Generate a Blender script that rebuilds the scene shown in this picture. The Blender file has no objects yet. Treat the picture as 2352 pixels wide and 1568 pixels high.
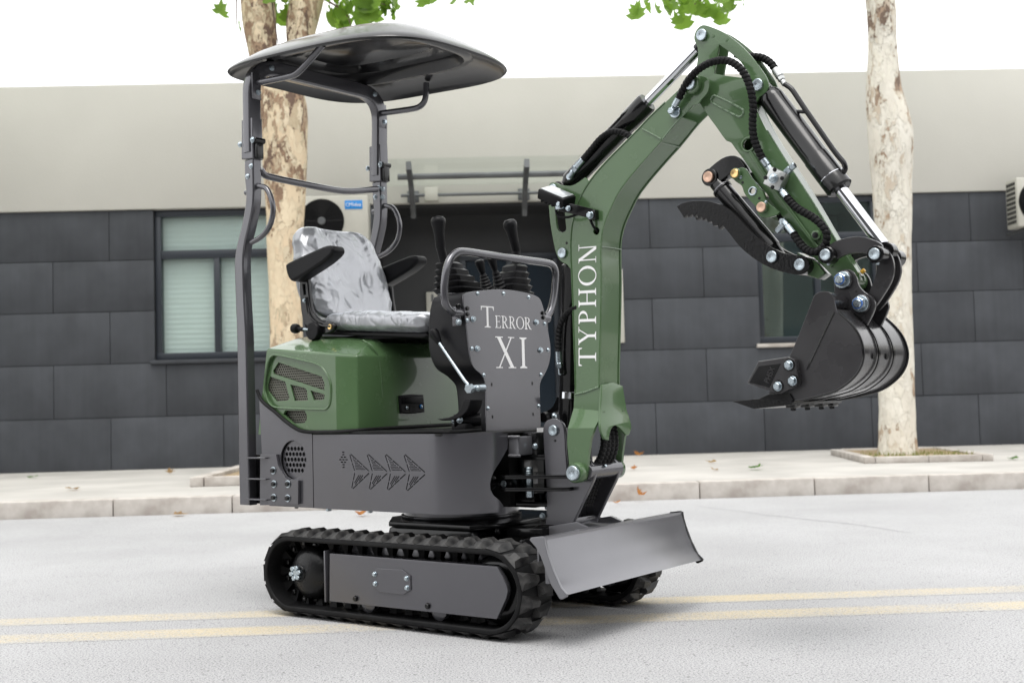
import bpy, bmesh, math, random
from mathutils import Vector, Matrix, Quaternion, noise
from mathutils.geometry import tessellate_polygon
random.seed(7)
sc = bpy.context.scene
C = sc.collection
PI = math.pi
R = math.radians

# ------------------------------------------------------------------ camera
CAM_H, YAW, PITCH, ROLL, FPX = .7963, .0334, .0512, .0273, 2730.39
fw = Vector((math.sin(YAW)*math.cos(PITCH), math.cos(YAW)*math.cos(PITCH), math.sin(PITCH)))
rt = Vector((math.cos(YAW), -math.sin(YAW), 0)); up = rt.cross(fw)
r2 = math.cos(ROLL)*rt - math.sin(ROLL)*up; u2 = math.sin(ROLL)*rt + math.cos(ROLL)*up
cd = bpy.data.cameras.new('camera'); cam = bpy.data.objects.new('camera', cd); C.objects.link(cam)
cd.sensor_width = 36; cd.lens = 36*FPX/2352; cd.clip_end = 800; cd.clip_start = .05
m3 = Matrix((r2, u2, -fw)).transposed()
cam.matrix_world = Matrix.Translation((0, 0, CAM_H)) @ m3.to_4x4()
cd.dof.use_dof = True; cd.dof.focus_distance = 4.3; cd.dof.aperture_fstop = 4.0
sc.camera = cam
# ------------------------------------------------------------------ sky, sun, exposure
SUN_EL, SUN_AZ = R(70), R(190)      # azimuth measured from +Y clockwise: high, behind the camera to the left
w = bpy.data.worlds.new('World'); sc.world = w; w.use_nodes = True
nt = w.node_tree; bg = nt.nodes['Background']
sky = nt.nodes.new('ShaderNodeTexSky'); sky.sky_type = 'NISHITA'; sky.sun_disc = False
sky.sun_elevation = SUN_EL; sky.sun_rotation = SUN_AZ; sky.dust_density = 6; sky.air_density = 1.6
hs = nt.nodes.new('ShaderNodeHueSaturation'); hs.inputs['Saturation'].default_value = .12
nt.links.new(sky.outputs[0], hs.inputs['Color']); 
ov = nt.nodes.new('ShaderNodeMix'); ov.data_type = 'RGBA'; ov.inputs['Factor'].default_value = .75      # even cloud cover over the clear-sky gradient
ov.inputs['B'].default_value = (7.5, 7.52, 7.56, 1); nt.links.new(hs.outputs[0], ov.inputs['A']); nt.links.new(ov.outputs['Result'], bg.inputs['Color'])
bg.inputs['Strength'].default_value = .15
sl = bpy.data.lights.new('sun', 'SUN'); so = bpy.data.objects.new('sun', sl); C.objects.link(so)
sl.energy = .8; sl.angle = R(30); sl.color = (1, .97, .93)
sd = Vector((math.sin(SUN_AZ)*math.cos(SUN_EL), math.cos(SUN_AZ)*math.cos(SUN_EL), math.sin(SUN_EL)))
so.rotation_euler = sd.to_track_quat('Z', 'Y').to_euler()
sc.view_settings.view_transform = 'Standard'; sc.view_settings.look = 'None'
sc.view_settings.gamma = 1; sc.view_settings.exposure = .95

# ------------------------------------------------------------------ materials
def mat(name, col, rough=.5, metal=0, coat=0, spec=.5, var=0, vscale=6, bump=0, bscale=40, coat_r=.08, rvar=0, col2=None):
    m = bpy.data.materials.new(name); m.use_nodes = True
    n = m.node_tree.nodes; l = m.node_tree.links; b = n['Principled BSDF']
    b.inputs['Base Color'].default_value = (*col, 1); b.inputs['Roughness'].default_value = rough
    b.inputs['Metallic'].default_value = metal; b.inputs['Coat Weight'].default_value = coat
    b.inputs['Coat Roughness'].default_value = coat_r; b.inputs['Specular IOR Level'].default_value = spec
    tc = n.new('ShaderNodeTexCoord')
    if var or col2:
        t = n.new('ShaderNodeTexNoise'); t.inputs['Scale'].default_value = vscale; t.inputs['Detail'].default_value = 6
        l.new(tc.outputs['Object'], t.inputs['Vector'])
        x = n.new('ShaderNodeMix'); x.data_type = 'RGBA'
        x.inputs['A'].default_value = (*[c*(1-var) for c in col], 1)
        x.inputs['B'].default_value = (*(col2 or [min(1, c*(1+var)) for c in col]), 1)
        rp = n.new('ShaderNodeMapRange'); rp.inputs['From Min'].default_value = .35; rp.inputs['From Max'].default_value = .65
        l.new(t.outputs['Fac'], rp.inputs['Value']); l.new(rp.outputs[0], x.inputs['Factor'])
        l.new(x.outputs['Result'], b.inputs['Base Color'])
    if rvar:
        t2 = n.new('ShaderNodeTexNoise'); t2.inputs['Scale'].default_value = 9; t2.inputs['Detail'].default_value = 8
        l.new(tc.outputs['Object'], t2.inputs['Vector'])
        rr = n.new('ShaderNodeMapRange'); rr.inputs['To Min'].default_value = max(.02, rough-rvar); rr.inputs['To Max'].default_value = min(1, rough+rvar)
        rr.inputs['From Min'].default_value = .3; rr.inputs['From Max'].default_value = .7
        l.new(t2.outputs['Fac'], rr.inputs['Value']); l.new(rr.outputs[0], b.inputs['Roughness'])
    if bump:
        t3 = n.new('ShaderNodeTexNoise'); t3.inputs['Scale'].default_value = bscale; t3.inputs['Detail'].default_value = 4
        l.new(tc.outputs['Object'], t3.inputs['Vector'])
        bp = n.new('ShaderNodeBump'); bp.inputs['Strength'].default_value = bump; bp.inputs['Distance'].default_value = .004
        l.new(t3.outputs['Fac'], bp.inputs['Height']); l.new(bp.outputs[0], b.inputs['Normal'])
    return m
M = {}
M['green'] = mat('green_paint', (.066, .122, .053), .26, spec=.3, coat=.55, coat_r=.04, var=.04, vscale=3, rvar=.03)
M['grey'] = mat('charcoal_paint', (.085, .084, .094), .24, metal=.5, coat=.6, coat_r=.1, var=.03, vscale=4, rvar=.02)
M['grey_lt'] = mat('blade_paint', (.17, .17, .183), .32, metal=.5, coat=.4, coat_r=.15, var=.03, vscale=3, rvar=.04)
M['black'] = mat('black_paint', (.006, .006, .0065), .2, spec=.3, coat=.2, coat_r=.05, bump=.03, bscale=50, rvar=.08)
M['cast'] = mat('black_cast_iron', (.005, .005, .0055), .28, spec=.25, coat=.05, coat_r=.2, bump=.3, bscale=110, rvar=.1)
M['bucket'] = mat('bucket_paint', (.030, .029, .031), .3, metal=.2, coat=.35, coat_r=.12, var=.15, vscale=5, bump=.04, bscale=60, rvar=.1)
M['dark'] = mat('dark_interior', (.006, .006, .006), .8)
M['rubber'] = mat('black_rubber', (.008, .008, .0085), .55, spec=.15, var=.3, vscale=14, bump=.2, bscale=120, rvar=.12)
M['tread'] = mat('dusty_track_rubber', (.010, .010, .011), .5, spec=.35, col2=(.05, .049, .048), vscale=22, bump=.3, bscale=90, rvar=.15)
M['plastic'] = mat('black_plastic', (.007, .007, .008), .38, spec=.14, bump=.06, bscale=220)
M['chrome'] = mat('chrome', (.62, .63, .66), .06, metal=1)
M['zinc'] = mat('zinc_plated_steel', (.42, .48, .52), .28, metal=1, bump=.2, bscale=200, rvar=.1)
M['brass'] = mat('yellow_zinc', (.72, .5, .22), .3, metal=1)
M['copper'] = mat('copper_pin', (.60, .41, .31), .4, metal=1, bump=.3, bscale=150)
M['nyl'] = mat('blue_nylon_insert', (.05, .16, .5), .4)
M['white'] = mat('white_vinyl', (.82, .82, .82), .45)
M['label'] = mat('paper_label', (.62, .62, .58), .6)
M['weld'] = mat('weld_bead', (.10, .16, .09), .3, coat=.5, bump=.8, bscale=90)
M['weldg'] = mat('weld_bead_grey', (.16, .16, .17), .3, metal=.4, bump=.9, bscale=90)
M['alu'] = mat('valve_aluminium', (.45, .46, .455), .35, metal=.9, bump=.2, bscale=160)
M['vinyl'] = mat('seat_vinyl', (.02, .02, .022), .5, bump=.2, bscale=150)
M['mesh'] = mat('grille_metal', (.17, .17, .14), .45, metal=.3)
M['lens'] = mat('lamp_lens', (.33, .35, .36), .15, coat=1, bump=.3, bscale=30)
M['blue'] = mat('badge_blue', (.01, .22, .62), .4)
M['teal'] = mat('teal_cap', (.02, .25, .2), .4)
M['yellowpin'] = mat('grease_nipple', (.8, .45, .05), .35)

def film_mat():
    m = bpy.data.materials.new('clear_plastic_wrap'); m.use_nodes = True
    n = m.node_tree.nodes; l = m.node_tree.links; n.clear()
    out = n.new('ShaderNodeOutputMaterial'); tr = n.new('ShaderNodeBsdfTransparent'); gl = n.new('ShaderNodeBsdfGlossy')
    df = n.new('ShaderNodeBsdfDiffuse'); df.inputs['Color'].default_value = (.62, .65, .69, 1)
    gl.inputs['Roughness'].default_value = .3; gl.inputs['Color'].default_value = (.95, .96, 1, 1)
    tc = n.new('ShaderNodeTexCoord'); t = n.new('ShaderNodeTexNoise'); t.inputs['Scale'].default_value = 9; t.inputs['Detail'].default_value = 2.5
    t.inputs['Distortion'].default_value = 1.4
    mp = n.new('ShaderNodeMapping'); mp.inputs['Scale'].default_value = (1, .8, .55)
    l.new(tc.outputs['Object'], mp.inputs['Vector']); l.new(mp.outputs[0], t.inputs['Vector'])
    v = n.new('ShaderNodeMath'); v.operation = 'SUBTRACT'; v.inputs[1].default_value = .5
    a = n.new('ShaderNodeMath'); a.operation = 'ABSOLUTE'
    l.new(t.outputs['Fac'], v.inputs[0]); l.new(v.outputs[0], a.inputs[0])
    cr_ = n.new('ShaderNodeMapRange'); cr_.interpolation_type = 'SMOOTHSTEP'; cr_.inputs['From Max'].default_value = .14; l.new(a.outputs[0], cr_.inputs['Value'])
    b = n.new('ShaderNodeBump'); b.inputs['Strength'].default_value = .3; b.inputs['Distance'].default_value = .009
    l.new(cr_.outputs[0], b.inputs['Height']); l.new(b.outputs[0], gl.inputs['Normal']); l.new(b.outputs[0], df.inputs['Normal'])
    x1 = n.new('ShaderNodeMixShader'); x1.inputs[0].default_value = .5
    l.new(gl.outputs[0], x1.inputs[1]); l.new(df.outputs[0], x1.inputs[2])
    fr = n.new('ShaderNodeFresnel'); fr.inputs['IOR'].default_value = 1.45; l.new(b.outputs[0], fr.inputs['Normal'])
    ad = n.new('ShaderNodeMath'); ad.operation = 'MULTIPLY_ADD'; ad.inputs[1].default_value = 1.2; ad.inputs[2].default_value = .42; ad.use_clamp = True
    l.new(fr.outputs[0], ad.inputs[0])
    x2 = n.new('ShaderNodeMixShader'); l.new(ad.outputs[0], x2.inputs[0])
    l.new(tr.outputs[0], x2.inputs[1]); l.new(x1.outputs[0], x2.inputs[2]); l.new(x2.outputs[0], out.inputs['Surface'])
    return m
M['film'] = film_mat()
def glass_mat(name, tint, diff, fac):
    m = bpy.data.materials.new(name); m.use_nodes = True
    n = m.node_tree.nodes; l = m.node_tree.links; n.clear()
    out = n.new('ShaderNodeOutputMaterial'); tr = n.new('ShaderNodeBsdfTransparent'); tr.inputs[0].default_value = (*tint, 1)
    gl = n.new('ShaderNodeBsdfGlossy'); gl.inputs['Roughness'].default_value = .03; gl.inputs[0].default_value = (*diff, 1)
    x = n.new('ShaderNodeMixShader'); x.inputs[0].default_value = fac
    l.new(tr.outputs[0], x.inputs[1]); l.new(gl.outputs[0], x.inputs[2]); l.new(x.outputs[0], out.inputs['Surface'])
    return m
M['glass'] = glass_mat('window_glass', (.93, .97, .96), (.7, .8, .78), .14)
M['glass2'] = glass_mat('door_glass', (.35, .48, .58), (.6, .7, .8), .12)
M['awnglass'] = glass_mat('awning_glass', (.965, .98, .97), (.9, .95, .92), .07)

# ------------------------------------------------------------------ mesh helpers
def finish(me, ang=35, recalc=True):
    bm = bmesh.new(); bm.from_mesh(me)
    if recalc: bmesh.ops.recalc_face_normals(bm, faces=bm.faces)
    a = R(ang)
    for f in bm.faces: f.smooth = True
    for e in bm.edges:
        if len(e.link_faces) != 2 or e.calc_face_angle(3) > a: e.smooth = False
    bm.to_mesh(me); bm.free()
    return me
def mk(verts, faces, ang=35, recalc=True):
    me = bpy.data.meshes.new('m'); me.from_pydata([tuple(v) for v in verts], [], faces); me.update()
    return finish(me, ang, recalc)
def obj(name, me, m, parent=None, loc=None):
    o = bpy.data.objects.new(name, me); C.objects.link(o)
    if m is not None and len(me.materials) == 0: me.materials.append(M[m] if isinstance(m, str) else m)
    me.name = name
    if parent: o.parent = parent
    if loc: o.location = loc
    return o
def tag(o, label=None, cat=None, group=None, kind=None):
    if label: o['label'] = label
    if cat: o['category'] = cat
    if group: o['group'] = group
    if kind: o['kind'] = kind
    return o
def empty(name, loc=(0, 0, 0), rz=0, parent=None):
    o = bpy.data.objects.new(name, None); C.objects.link(o); o.location = loc; o.rotation_euler = (0, 0, rz); o.empty_display_size = .1
    if parent: o.parent = parent
    return o
def join(parts, ang=35):
    bm = bmesh.new()
    for me in parts: bm.from_mesh(me)
    out = bpy.data.meshes.new('m'); bm.to_mesh(out); bm.free()
    for me in parts: bpy.data.meshes.remove(me)
    return out
def catmull(pts, n=4, closed=True, sharp=48):
    """smooth a 2D outline, keeping corners sharper than the given turn"""
    N = len(pts); out = []
    P = [Vector(p) for p in pts]
    def isc(i):
        if not closed and (i == 0 or i == N-1): return True
        a = (P[i]-P[i-1]); b = (P[(i+1) % N]-P[i])
        if a.length < 1e-9 or b.length < 1e-9: return True
        return a.angle(b) > R(sharp)
    cs = [isc(i) for i in range(N)]
    for i in range(N if closed else N-1):
        p1 = P[i]; p2 = P[(i+1) % N]
        t1 = Vector((0,)*len(p1)) if False else ((p2-p1) if cs[i] else (p2-P[i-1])/2)
        t2 = (p2-p1) if cs[(i+1) % N] else (P[(i+2) % N]-p1)/2
        L = (p2-p1).length
        for t in (t1, t2):
            if t.length > 1.5*L: t *= 1.5*L/t.length
        for k in range(n):
            s = k/n
            out.append((2*s**3-3*s**2+1)*p1 + (s**3-2*s**2+s)*t1 + (-2*s**3+3*s**2)*p2 + (s**3-s**2)*t2)
    if not closed: out.append(P[-1])
    return out
def plate2d(outline, holes=(), thick=.01, bevel=.002, res=1):
    cu = bpy.data.curves.new('c', 'CURVE'); cu.dimensions = '2D'; cu.fill_mode = 'BOTH'
    cu.extrude = max(1e-5, thick/2-bevel); cu.bevel_depth = bevel; cu.bevel_resolution = res; cu.offset = -bevel
    for k, ps in enumerate([outline]+list(holes)):
        sp = cu.splines.new('POLY'); sp.points.add(len(ps)-1)
        for i, p in enumerate(ps): sp.points[i].co = (p[0], p[1], 0, 1)
        sp.use_cyclic_u = True
    o = bpy.data.objects.new('c', cu)
    me = bpy.data.meshes.new_from_object(o)
    bpy.data.objects.remove(o); bpy.data.curves.remove(cu)
    me.materials.clear()
    return me
def flat_caps(me, axis):
    bm = bmesh.new(); bm.from_mesh(me); ax = Vector(axis)
    for f in bm.faces:
        if abs(f.normal.dot(ax)) > .99:
            f.smooth = False
            for e in f.edges:
                if any(abs(g.normal.dot(ax)) < .9995 for g in e.link_faces): e.smooth = False
    bm.to_mesh(me); bm.free(); return me
def remap(me, f, ang=35):
    for v in me.vertices: v.co = f(v.co.copy())
    bm = bmesh.new(); bm.from_mesh(me); bmesh.ops.remove_doubles(bm, verts=bm.verts, dist=1e-5); bm.to_mesh(me); bm.free()
    return finish(me, ang)
def side_plate(outline, y0, y1, holes=(), bevel=.002, smooth=0, sharp=48, res=1):
    """plate in the machine's x-z plane between y0 and y1"""
    if smooth: outline = catmull(outline, smooth, True, sharp)
    me = plate2d(outline, holes, abs(y1-y0), bevel, res); yc = (y0+y1)/2
    return flat_caps(remap(me, lambda c: Vector((c.x, yc+c.z, c.y))), (0, 1, 0))
def front_plate(outline, x0, x1, holes=(), bevel=.002, smooth=0, sharp=48):
    if smooth: outline = catmull(outline, smooth, True, sharp)
    me = plate2d(outline, holes, abs(x1-x0), bevel); xc = (x0+x1)/2
    return flat_caps(remap(me, lambda c: Vector((xc+c.z, c.x, c.y))), (1, 0, 0))
def top_plate(outline, z0, z1, holes=(), bevel=.002, smooth=0, sharp=48):
    if smooth: outline = catmull(outline, smooth, True, sharp)
    me = plate2d(outline, holes, abs(z1-z0), bevel); zc = (z0+z1)/2
    return flat_caps(remap(me, lambda c: Vector((c.x, c.y, zc+c.z))), (0, 0, 1))
def box(x0, x1, y0, y1, z0, z1, bevel=.003):
    bm = bmesh.new(); bmesh.ops.create_cube(bm, size=1)
    for v in bm.verts: v.co = Vector(((x0+x1)/2+v.co.x*(x1-x0), (y0+y1)/2+v.co.y*(y1-y0), (z0+z1)/2+v.co.z*(z1-z0)))
    if bevel: bmesh.ops.bevel(bm, geom=list(bm.edges), offset=bevel, segments=2, affect='EDGES', profile=.5)
    me = bpy.data.meshes.new('b'); bm.to_mesh(me); bm.free()
    return finish(me, 35)
def frame_of(d, ref=None):
    d = Vector(d).normalized()
    r = Vector(ref) if ref is not None else (Vector((0, 0, 1)) if abs(d.z) < .9 else Vector((1, 0, 0)))
    a = r.cross(d)
    if a.length < 1e-6: a = Vector((1, 0, 0)).cross(d)
    a.normalize(); b = d.cross(a)
    return a, b
def lathe(p0, p1, prof, n=24, ang=40):
    """prof: list of (t along axis in metres from p0, radius)"""
    p0 = Vector(p0); d = (Vector(p1)-p0).normalized(); a, b = frame_of(d)
    V = []; F = []
    for t, r in prof:
        for k in range(n):
            an = 2*PI*k/n; V.append(p0+d*t+(a*math.cos(an)+b*math.sin(an))*r)
    for i in range(len(prof)-1):
        for k in range(n): F.append([i*n+k, i*n+(k+1) % n, (i+1)*n+(k+1) % n, (i+1)*n+k])
    F.append(list(range(n))[::-1]); F.append([(len(prof)-1)*n+k for k in range(n)])
    return mk(V, F, ang)
def cyl(p0, p1, r, n=24, ch=.002):
    L = (Vector(p1)-Vector(p0)).length; ch = min(ch, L/3, r/3)
    return lathe(p0, p1, [(0, r-ch), (ch, r), (L-ch, r), (L, r-ch)], n)
def fillet(pts, r, n=6):
    P = [Vector(p) for p in pts]; out = [P[0]]
    for i in range(1, len(P)-1):
        a = P[i-1]-P[i]; b = P[i+1]-P[i]; rr = min(r, a.length*.48, b.length*.48)
        q0 = P[i]+a.normalized()*rr; q1 = P[i]+b.normalized()*rr
        for k in range(n+1):
            s = k/n; out.append((1-s)**2*q0+2*s*(1-s)*P[i]+s*s*q1)
    out.append(P[-1]); return out
def smooth3(pts, n=6): return catmull([Vector(p) for p in pts], n, False, 170)
def sweep(path, section, ref=None, cap=True, ang=40, rad=None):
    """section: function (i,s)->list of 2D points or a constant list; s is arc length"""
    P = [Vector(p) for p in path]; N = len(P); V = []; F = []
    T = [((P[min(i+1, N-1)]-P[max(i-1, 0)]).normalized()) for i in range(N)]
    a, b = frame_of(T[0], ref); s = 0; n = None
    for i in range(N):
        if i:
            s += (P[i]-P[i-1]).length
            if ref is not None: a, b = frame_of(T[i], ref)
            else:
                q = T[i-1].rotation_difference(T[i]); a = q @ a; b = q @ b
        sec = section(i, s) if callable(section) else section
        n = len(sec)
        V += [P[i]+a*u+b*v for u, v in sec]
    for i in range(N-1):
        for k in range(n): F.append([i*n+k, i*n+(k+1) % n, (i+1)*n+(k+1) % n, (i+1)*n+k])
    if cap: F.append(list(range(n))[::-1]); F.append([(N-1)*n+k for k in range(n)])
    return mk(V, F, ang)
def circ(r, n=14): return [(r*math.cos(2*PI*k/n), r*math.sin(2*PI*k/n)) for k in range(n)]
def tube(path, r, n=14, fil=0, sm=0):
    if fil: path = fillet(path, fil)
    if sm: path = smooth3(path, sm)
    return sweep(path, circ(r, n))
def resample(path, step):
    P = [Vector(p) for p in path]; out = [P[0]]; acc = 0
    for i in range(1, len(P)):
        d = (P[i]-P[i-1]); L = d.length; t = step-acc
        while t <= L and L > 0:
            out.append(P[i-1]+d*(t/L)); t += step
        acc = (acc+L) % step
    if (out[-1]-P[-1]).length > step*.3: out.append(P[-1])
    return out
def hose(path, r, pitch=.0145, n=14):
    path = resample(smooth3(path, 10), pitch/5)
    def sec(i, s):
        o = []
        for k in range(n):
            an = 2*PI*k/n; ph = (s/pitch+k/n) % 1
            rr = r*(1.0 if ph < .72 else .8) * (1+.05*math.sin(PI*min(ph/.72, 1)))
            o.append((rr*math.cos(an), rr*math.sin(an)))
        return o
    return sweep(path, sec, ang=28)
def rrect(w, h, r, n=3):
    o = []
    for cx, cy, a0 in ((w/2-r, h/2-r, 0), (-w/2+r, h/2-r, 90), (-w/2+r, -h/2+r, 180), (w/2-r, -h/2+r, 270)):
        for k in range(n+1):
            a = R(a0+90*k/n); o.append((cx+r*math.cos(a), cy+r*math.sin(a)))
    return o
def ell(cx, cy, rx, ry=None, n=16, a0=0): return [(cx+rx*math.cos(a0+2*PI*k/n), cy+(ry or rx)*math.sin(a0+2*PI*k/n)) for k in range(n)]
def inside(p, poly):
    c = False; n = len(poly); j = n-1
    for i in range(n):
        xi, yi = poly[i][0], poly[i][1]; xj, yj = poly[j][0], poly[j][1]
        if (yi > p[1]) != (yj > p[1]) and p[0] < (xj-xi)*(p[1]-yi)/(yj-yi)+xi: c = not c
        j = i
    return c
def rotobj(o, pos, axis):
    o.location = pos; o.rotation_mode = 'QUATERNION'; o.rotation_quaternion = Vector((0, 0, 1)).rotation_difference(Vector(axis).normalized())
# shared bolt meshes (unit radius hex head with a washer, axis +Z)
def bolt_mesh(m, dome=False):
    parts = [lathe((0, 0, 0), (0, 0, 1), [(0, 1.0), (.15, 1.0), (.2, .95)], 16)]
    if dome: parts.append(lathe((0, 0, 0), (0, 0, 1), [(.1, .8), (.45, .72), (.75, .45), (.8, .2)], 14))
    else: parts.append(lathe((0, 0, 0), (0, 0, 1), [(.1, .82), (.78, .82), (.9, .68)], 6, 30))
    me = join(parts, 30); me.materials.append(M[m]); return me
BOLT = {k: bolt_mesh(k) for k in ('zinc', 'black')}; BOLT['dome'] = bolt_mesh('zinc', True)
def pin_mesh(m):
    me = lathe((0, 0, 0), (0, 0, 1), [(0, 1), (.42, 1), (.5, .9), (.48, .3), (.45, .25), (.46, 0.05)], 20); me.materials.append(M[m]); return me
PIN = {k: pin_mesh(k) for k in ('zinc', 'brass', 'copper')}
def bolt(parent, pos, axis, r=.009, kind='zinc', name='bolt'):
    o = bpy.data.objects.new(name, BOLT[kind]); C.objects.link(o); o.parent = parent; rotobj(o, pos, axis); o.scale = (r, r, r); return o
def pin(parent, pos, axis, r=.02, kind='zinc', name='pin'):
    o = bpy.data.objects.new(name, PIN[kind]); C.objects.link(o); o.parent = parent; rotobj(o, pos, axis); o.scale = (r, r, r); return o
MY = Vector((0, -1, 0))
def mir(pts): return [(p[0], -p[1], p[2]) for p in pts]
# ------------------------------------------------------------------ street
def asphalt_mat():
    m = mat('weathered_asphalt', (.29, .29, .295), .85, spec=.3)
    n = m.node_tree.nodes; l = m.node_tree.links; b = n['Principled BSDF']; tc = n.new('ShaderNodeTexCoord')
    def nz(scale, det, rough=.6):
        t = n.new('ShaderNodeTexNoise'); t.inputs['Scale'].default_value = scale; t.inputs['Detail'].default_value = det; t.inputs['Roughness'].default_value = rough
        l.new(tc.outputs['Object'], t.inputs['Vector']); return t
    fine = nz(150, 4, .8); big = nz(.6, 5); vo = n.new('ShaderNodeTexVoronoi'); vo.inputs['Scale'].default_value = 130
    l.new(tc.outputs['Object'], vo.inputs['Vector'])
    r1 = n.new('ShaderNodeValToRGB'); r1.color_ramp.elements[0].position = .36; r1.color_ramp.elements[0].color = (.06, .06, .06, 1)
    r1.color_ramp.elements[1].position = .60; r1.color_ramp.elements[1].color = (.455, .455, .46, 1)
    e = r1.color_ramp.elements.new(.46); e.color = (.325, .325, .33, 1)
    l.new(fine.outputs['Fac'], r1.inputs[0])
    r2_ = n.new('ShaderNodeMapRange'); r2_.inputs['From Min'].default_value = .3; r2_.inputs['From Max'].default_value = .7; r2_.inputs['To Min'].default_value = .86; r2_.inputs['To Max'].default_value = 1.1
    l.new(big.outputs['Fac'], r2_.inputs['Value'])
    mx = n.new('ShaderNodeMix'); mx.data_type = 'RGBA'; mx.blend_type = 'MULTIPLY'; mx.inputs['Factor'].default_value = 1
    l.new(r1.outputs[0], mx.inputs['A']); l.new(r2_.outputs[0], mx.inputs['B'])
    pit = n.new('ShaderNodeMapRange'); pit.inputs['From Min'].default_value = .10; pit.inputs['From Max'].default_value = .32; pit.inputs['To Min'].default_value = .55; pit.inputs['To Max'].default_value = 1
    vo.inputs['Scale'].default_value = 42; l.new(vo.outputs['Distance'], pit.inputs['Value'])
    sel = n.new('ShaderNodeSeparateColor'); l.new(vo.outputs['Color'], sel.inputs[0]); th_ = n.new('ShaderNodeMath'); th_.operation = 'GREATER_THAN'; th_.inputs[1].default_value = .8; l.new(sel.outputs[0], th_.inputs[0])
    mp_ = n.new('ShaderNodeMix'); mp_.data_type = 'FLOAT'; mp_.inputs['A'].default_value = 1; l.new(th_.outputs[0], mp_.inputs['Factor']); l.new(pit.outputs[0], mp_.inputs['B'])
    mx2 = n.new('ShaderNodeMix'); mx2.data_type = 'RGBA'; mx2.blend_type = 'MULTIPLY'; mx2.inputs['Factor'].default_value = 1
    l.new(mx.outputs['Result'], mx2.inputs['A']); l.new(mp_.outputs['Result'], mx2.inputs['B']); mx = mx2
    l.new(mx.outputs['Result'], b.inputs['Base Color'])
    bp = n.new('ShaderNodeBump'); bp.inputs['Strength'].default_value = .35; bp.inputs['Distance'].default_value = .004
    ad = n.new('ShaderNodeMath'); ad.operation = 'ADD'; l.new(fine.outputs['Fac'], ad.inputs[0]); ad.inputs[1].default_value = 0
    l.new(ad.outputs[0], bp.inputs['Height']); l.new(bp.outputs[0], b.inputs['Normal'])
    return m, mx
M['asphalt'], _ = asphalt_mat()
def line_mat():
    m, mx = asphalt_mat(); m.name = 'worn_yellow_paint'; n = m.node_tree.nodes; l = m.node_tree.links; b = n['Principled BSDF']
    tc = n.new('ShaderNodeTexCoord'); t = n.new('ShaderNodeTexNoise'); t.inputs['Scale'].default_value = 60; t.inputs['Detail'].default_value = 6; t.inputs['Roughness'].default_value = .75
    t2 = n.new('ShaderNodeTexNoise'); t2.inputs['Scale'].default_value = 1.6; t2.inputs['Detail'].default_value = 4
    l.new(tc.outputs['Object'], t.inputs['Vector']); l.new(tc.outputs['Object'], t2.inputs['Vector'])
    ad = n.new('ShaderNodeMath'); ad.operation = 'MULTIPLY_ADD'; ad.inputs[1].default_value = .5; l.new(t2.outputs['Fac'], ad.inputs[0]); l.new(t.outputs['Fac'], ad.inputs[2])
    r = n.new('ShaderNodeMapRange'); r.inputs['From Min'].default_value = .64; r.inputs['From Max'].default_value = .86; r.inputs['To Min'].default_value = .55; r.inputs['To Max'].default_value = .05
    l.new(ad.outputs[0], r.inputs['Value'])
    # worn across the edges
    sx = n.new('ShaderNodeSeparateXYZ'); l.new(tc.outputs['Generated'], sx.inputs[0])
    q = n.new('ShaderNodeMath'); q.operation = 'SUBTRACT'; q.inputs[1].default_value = .5; l.new(sx.outputs['Y'], q.inputs[0])
    q2 = n.new('ShaderNodeMath'); q2.operation = 'ABSOLUTE'; l.new(q.outputs[0], q2.inputs[0])
    q3 = n.new('ShaderNodeMapRange'); q3.inputs['From Min'].default_value = .3; q3.inputs['From Max'].default_value = .5; q3.inputs['To Min'].default_value = 1; q3.inputs['To Max'].default_value = .1
    l.new(q2.outputs[0], q3.inputs['Value'])
    mu = n.new('ShaderNodeMath'); mu.operation = 'MULTIPLY'; l.new(r.outputs[0], mu.inputs[0]); l.new(q3.outputs[0], mu.inputs[1])
    x = n.new('ShaderNodeMix'); x.data_type = 'RGBA'; l.new(mu.outputs[0], x.inputs['Factor']); l.new(mx.outputs['Result'], x.inputs['A']); x.inputs['B'].default_value = (.62, .50, .27, 1)
    l.new(x.outputs['Result'], b.inputs['Base Color']); return m
M['yline'] = line_mat()
M['crack'] = mat('tar_crack', (.24, .24, .25), .85, col2=(.3, .3, .305), vscale=12, bump=.4, bscale=90)
M['concrete'] = mat('pavement_concrete', (.41, .395, .37), .9, var=.12, vscale=1.4, bump=.3, bscale=60)
M['kerb'] = mat('kerb_granite', (.40, .36, .325), .85, var=.14, vscale=7, bump=.3, bscale=50, col2=(.50, .47, .435))
M['soil'] = mat('dry_soil', (.22, .16, .1), .95, col2=(.36, .28, .17), vscale=20, bump=.8, bscale=60)
M['earth'] = mat('far_ground', (.25, .25, .24), .9, var=.1, vscale=.2)
def sheet(x0, x1, y0, y1, z): return mk([(x0, y0, z), (x1, y0, z), (x1, y1, z), (x0, y1, z)], [[0, 1, 2, 3]])
tag(obj('ground', sheet(-300, 300, -300, 300, -.006), 'earth'), kind='structure')
tag(obj('road', sheet(-80, 80, -30, 9.36, 0), 'asphalt'), kind='structure')
road_lines = []
for y0, y1, lb in ((4.63, 4.81, 'far'), (4.27, 4.46, 'near')):
    tag(obj('road_marking', sheet(-80, 80, y0, y1, .0006), 'yline'), kind='structure')
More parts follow.
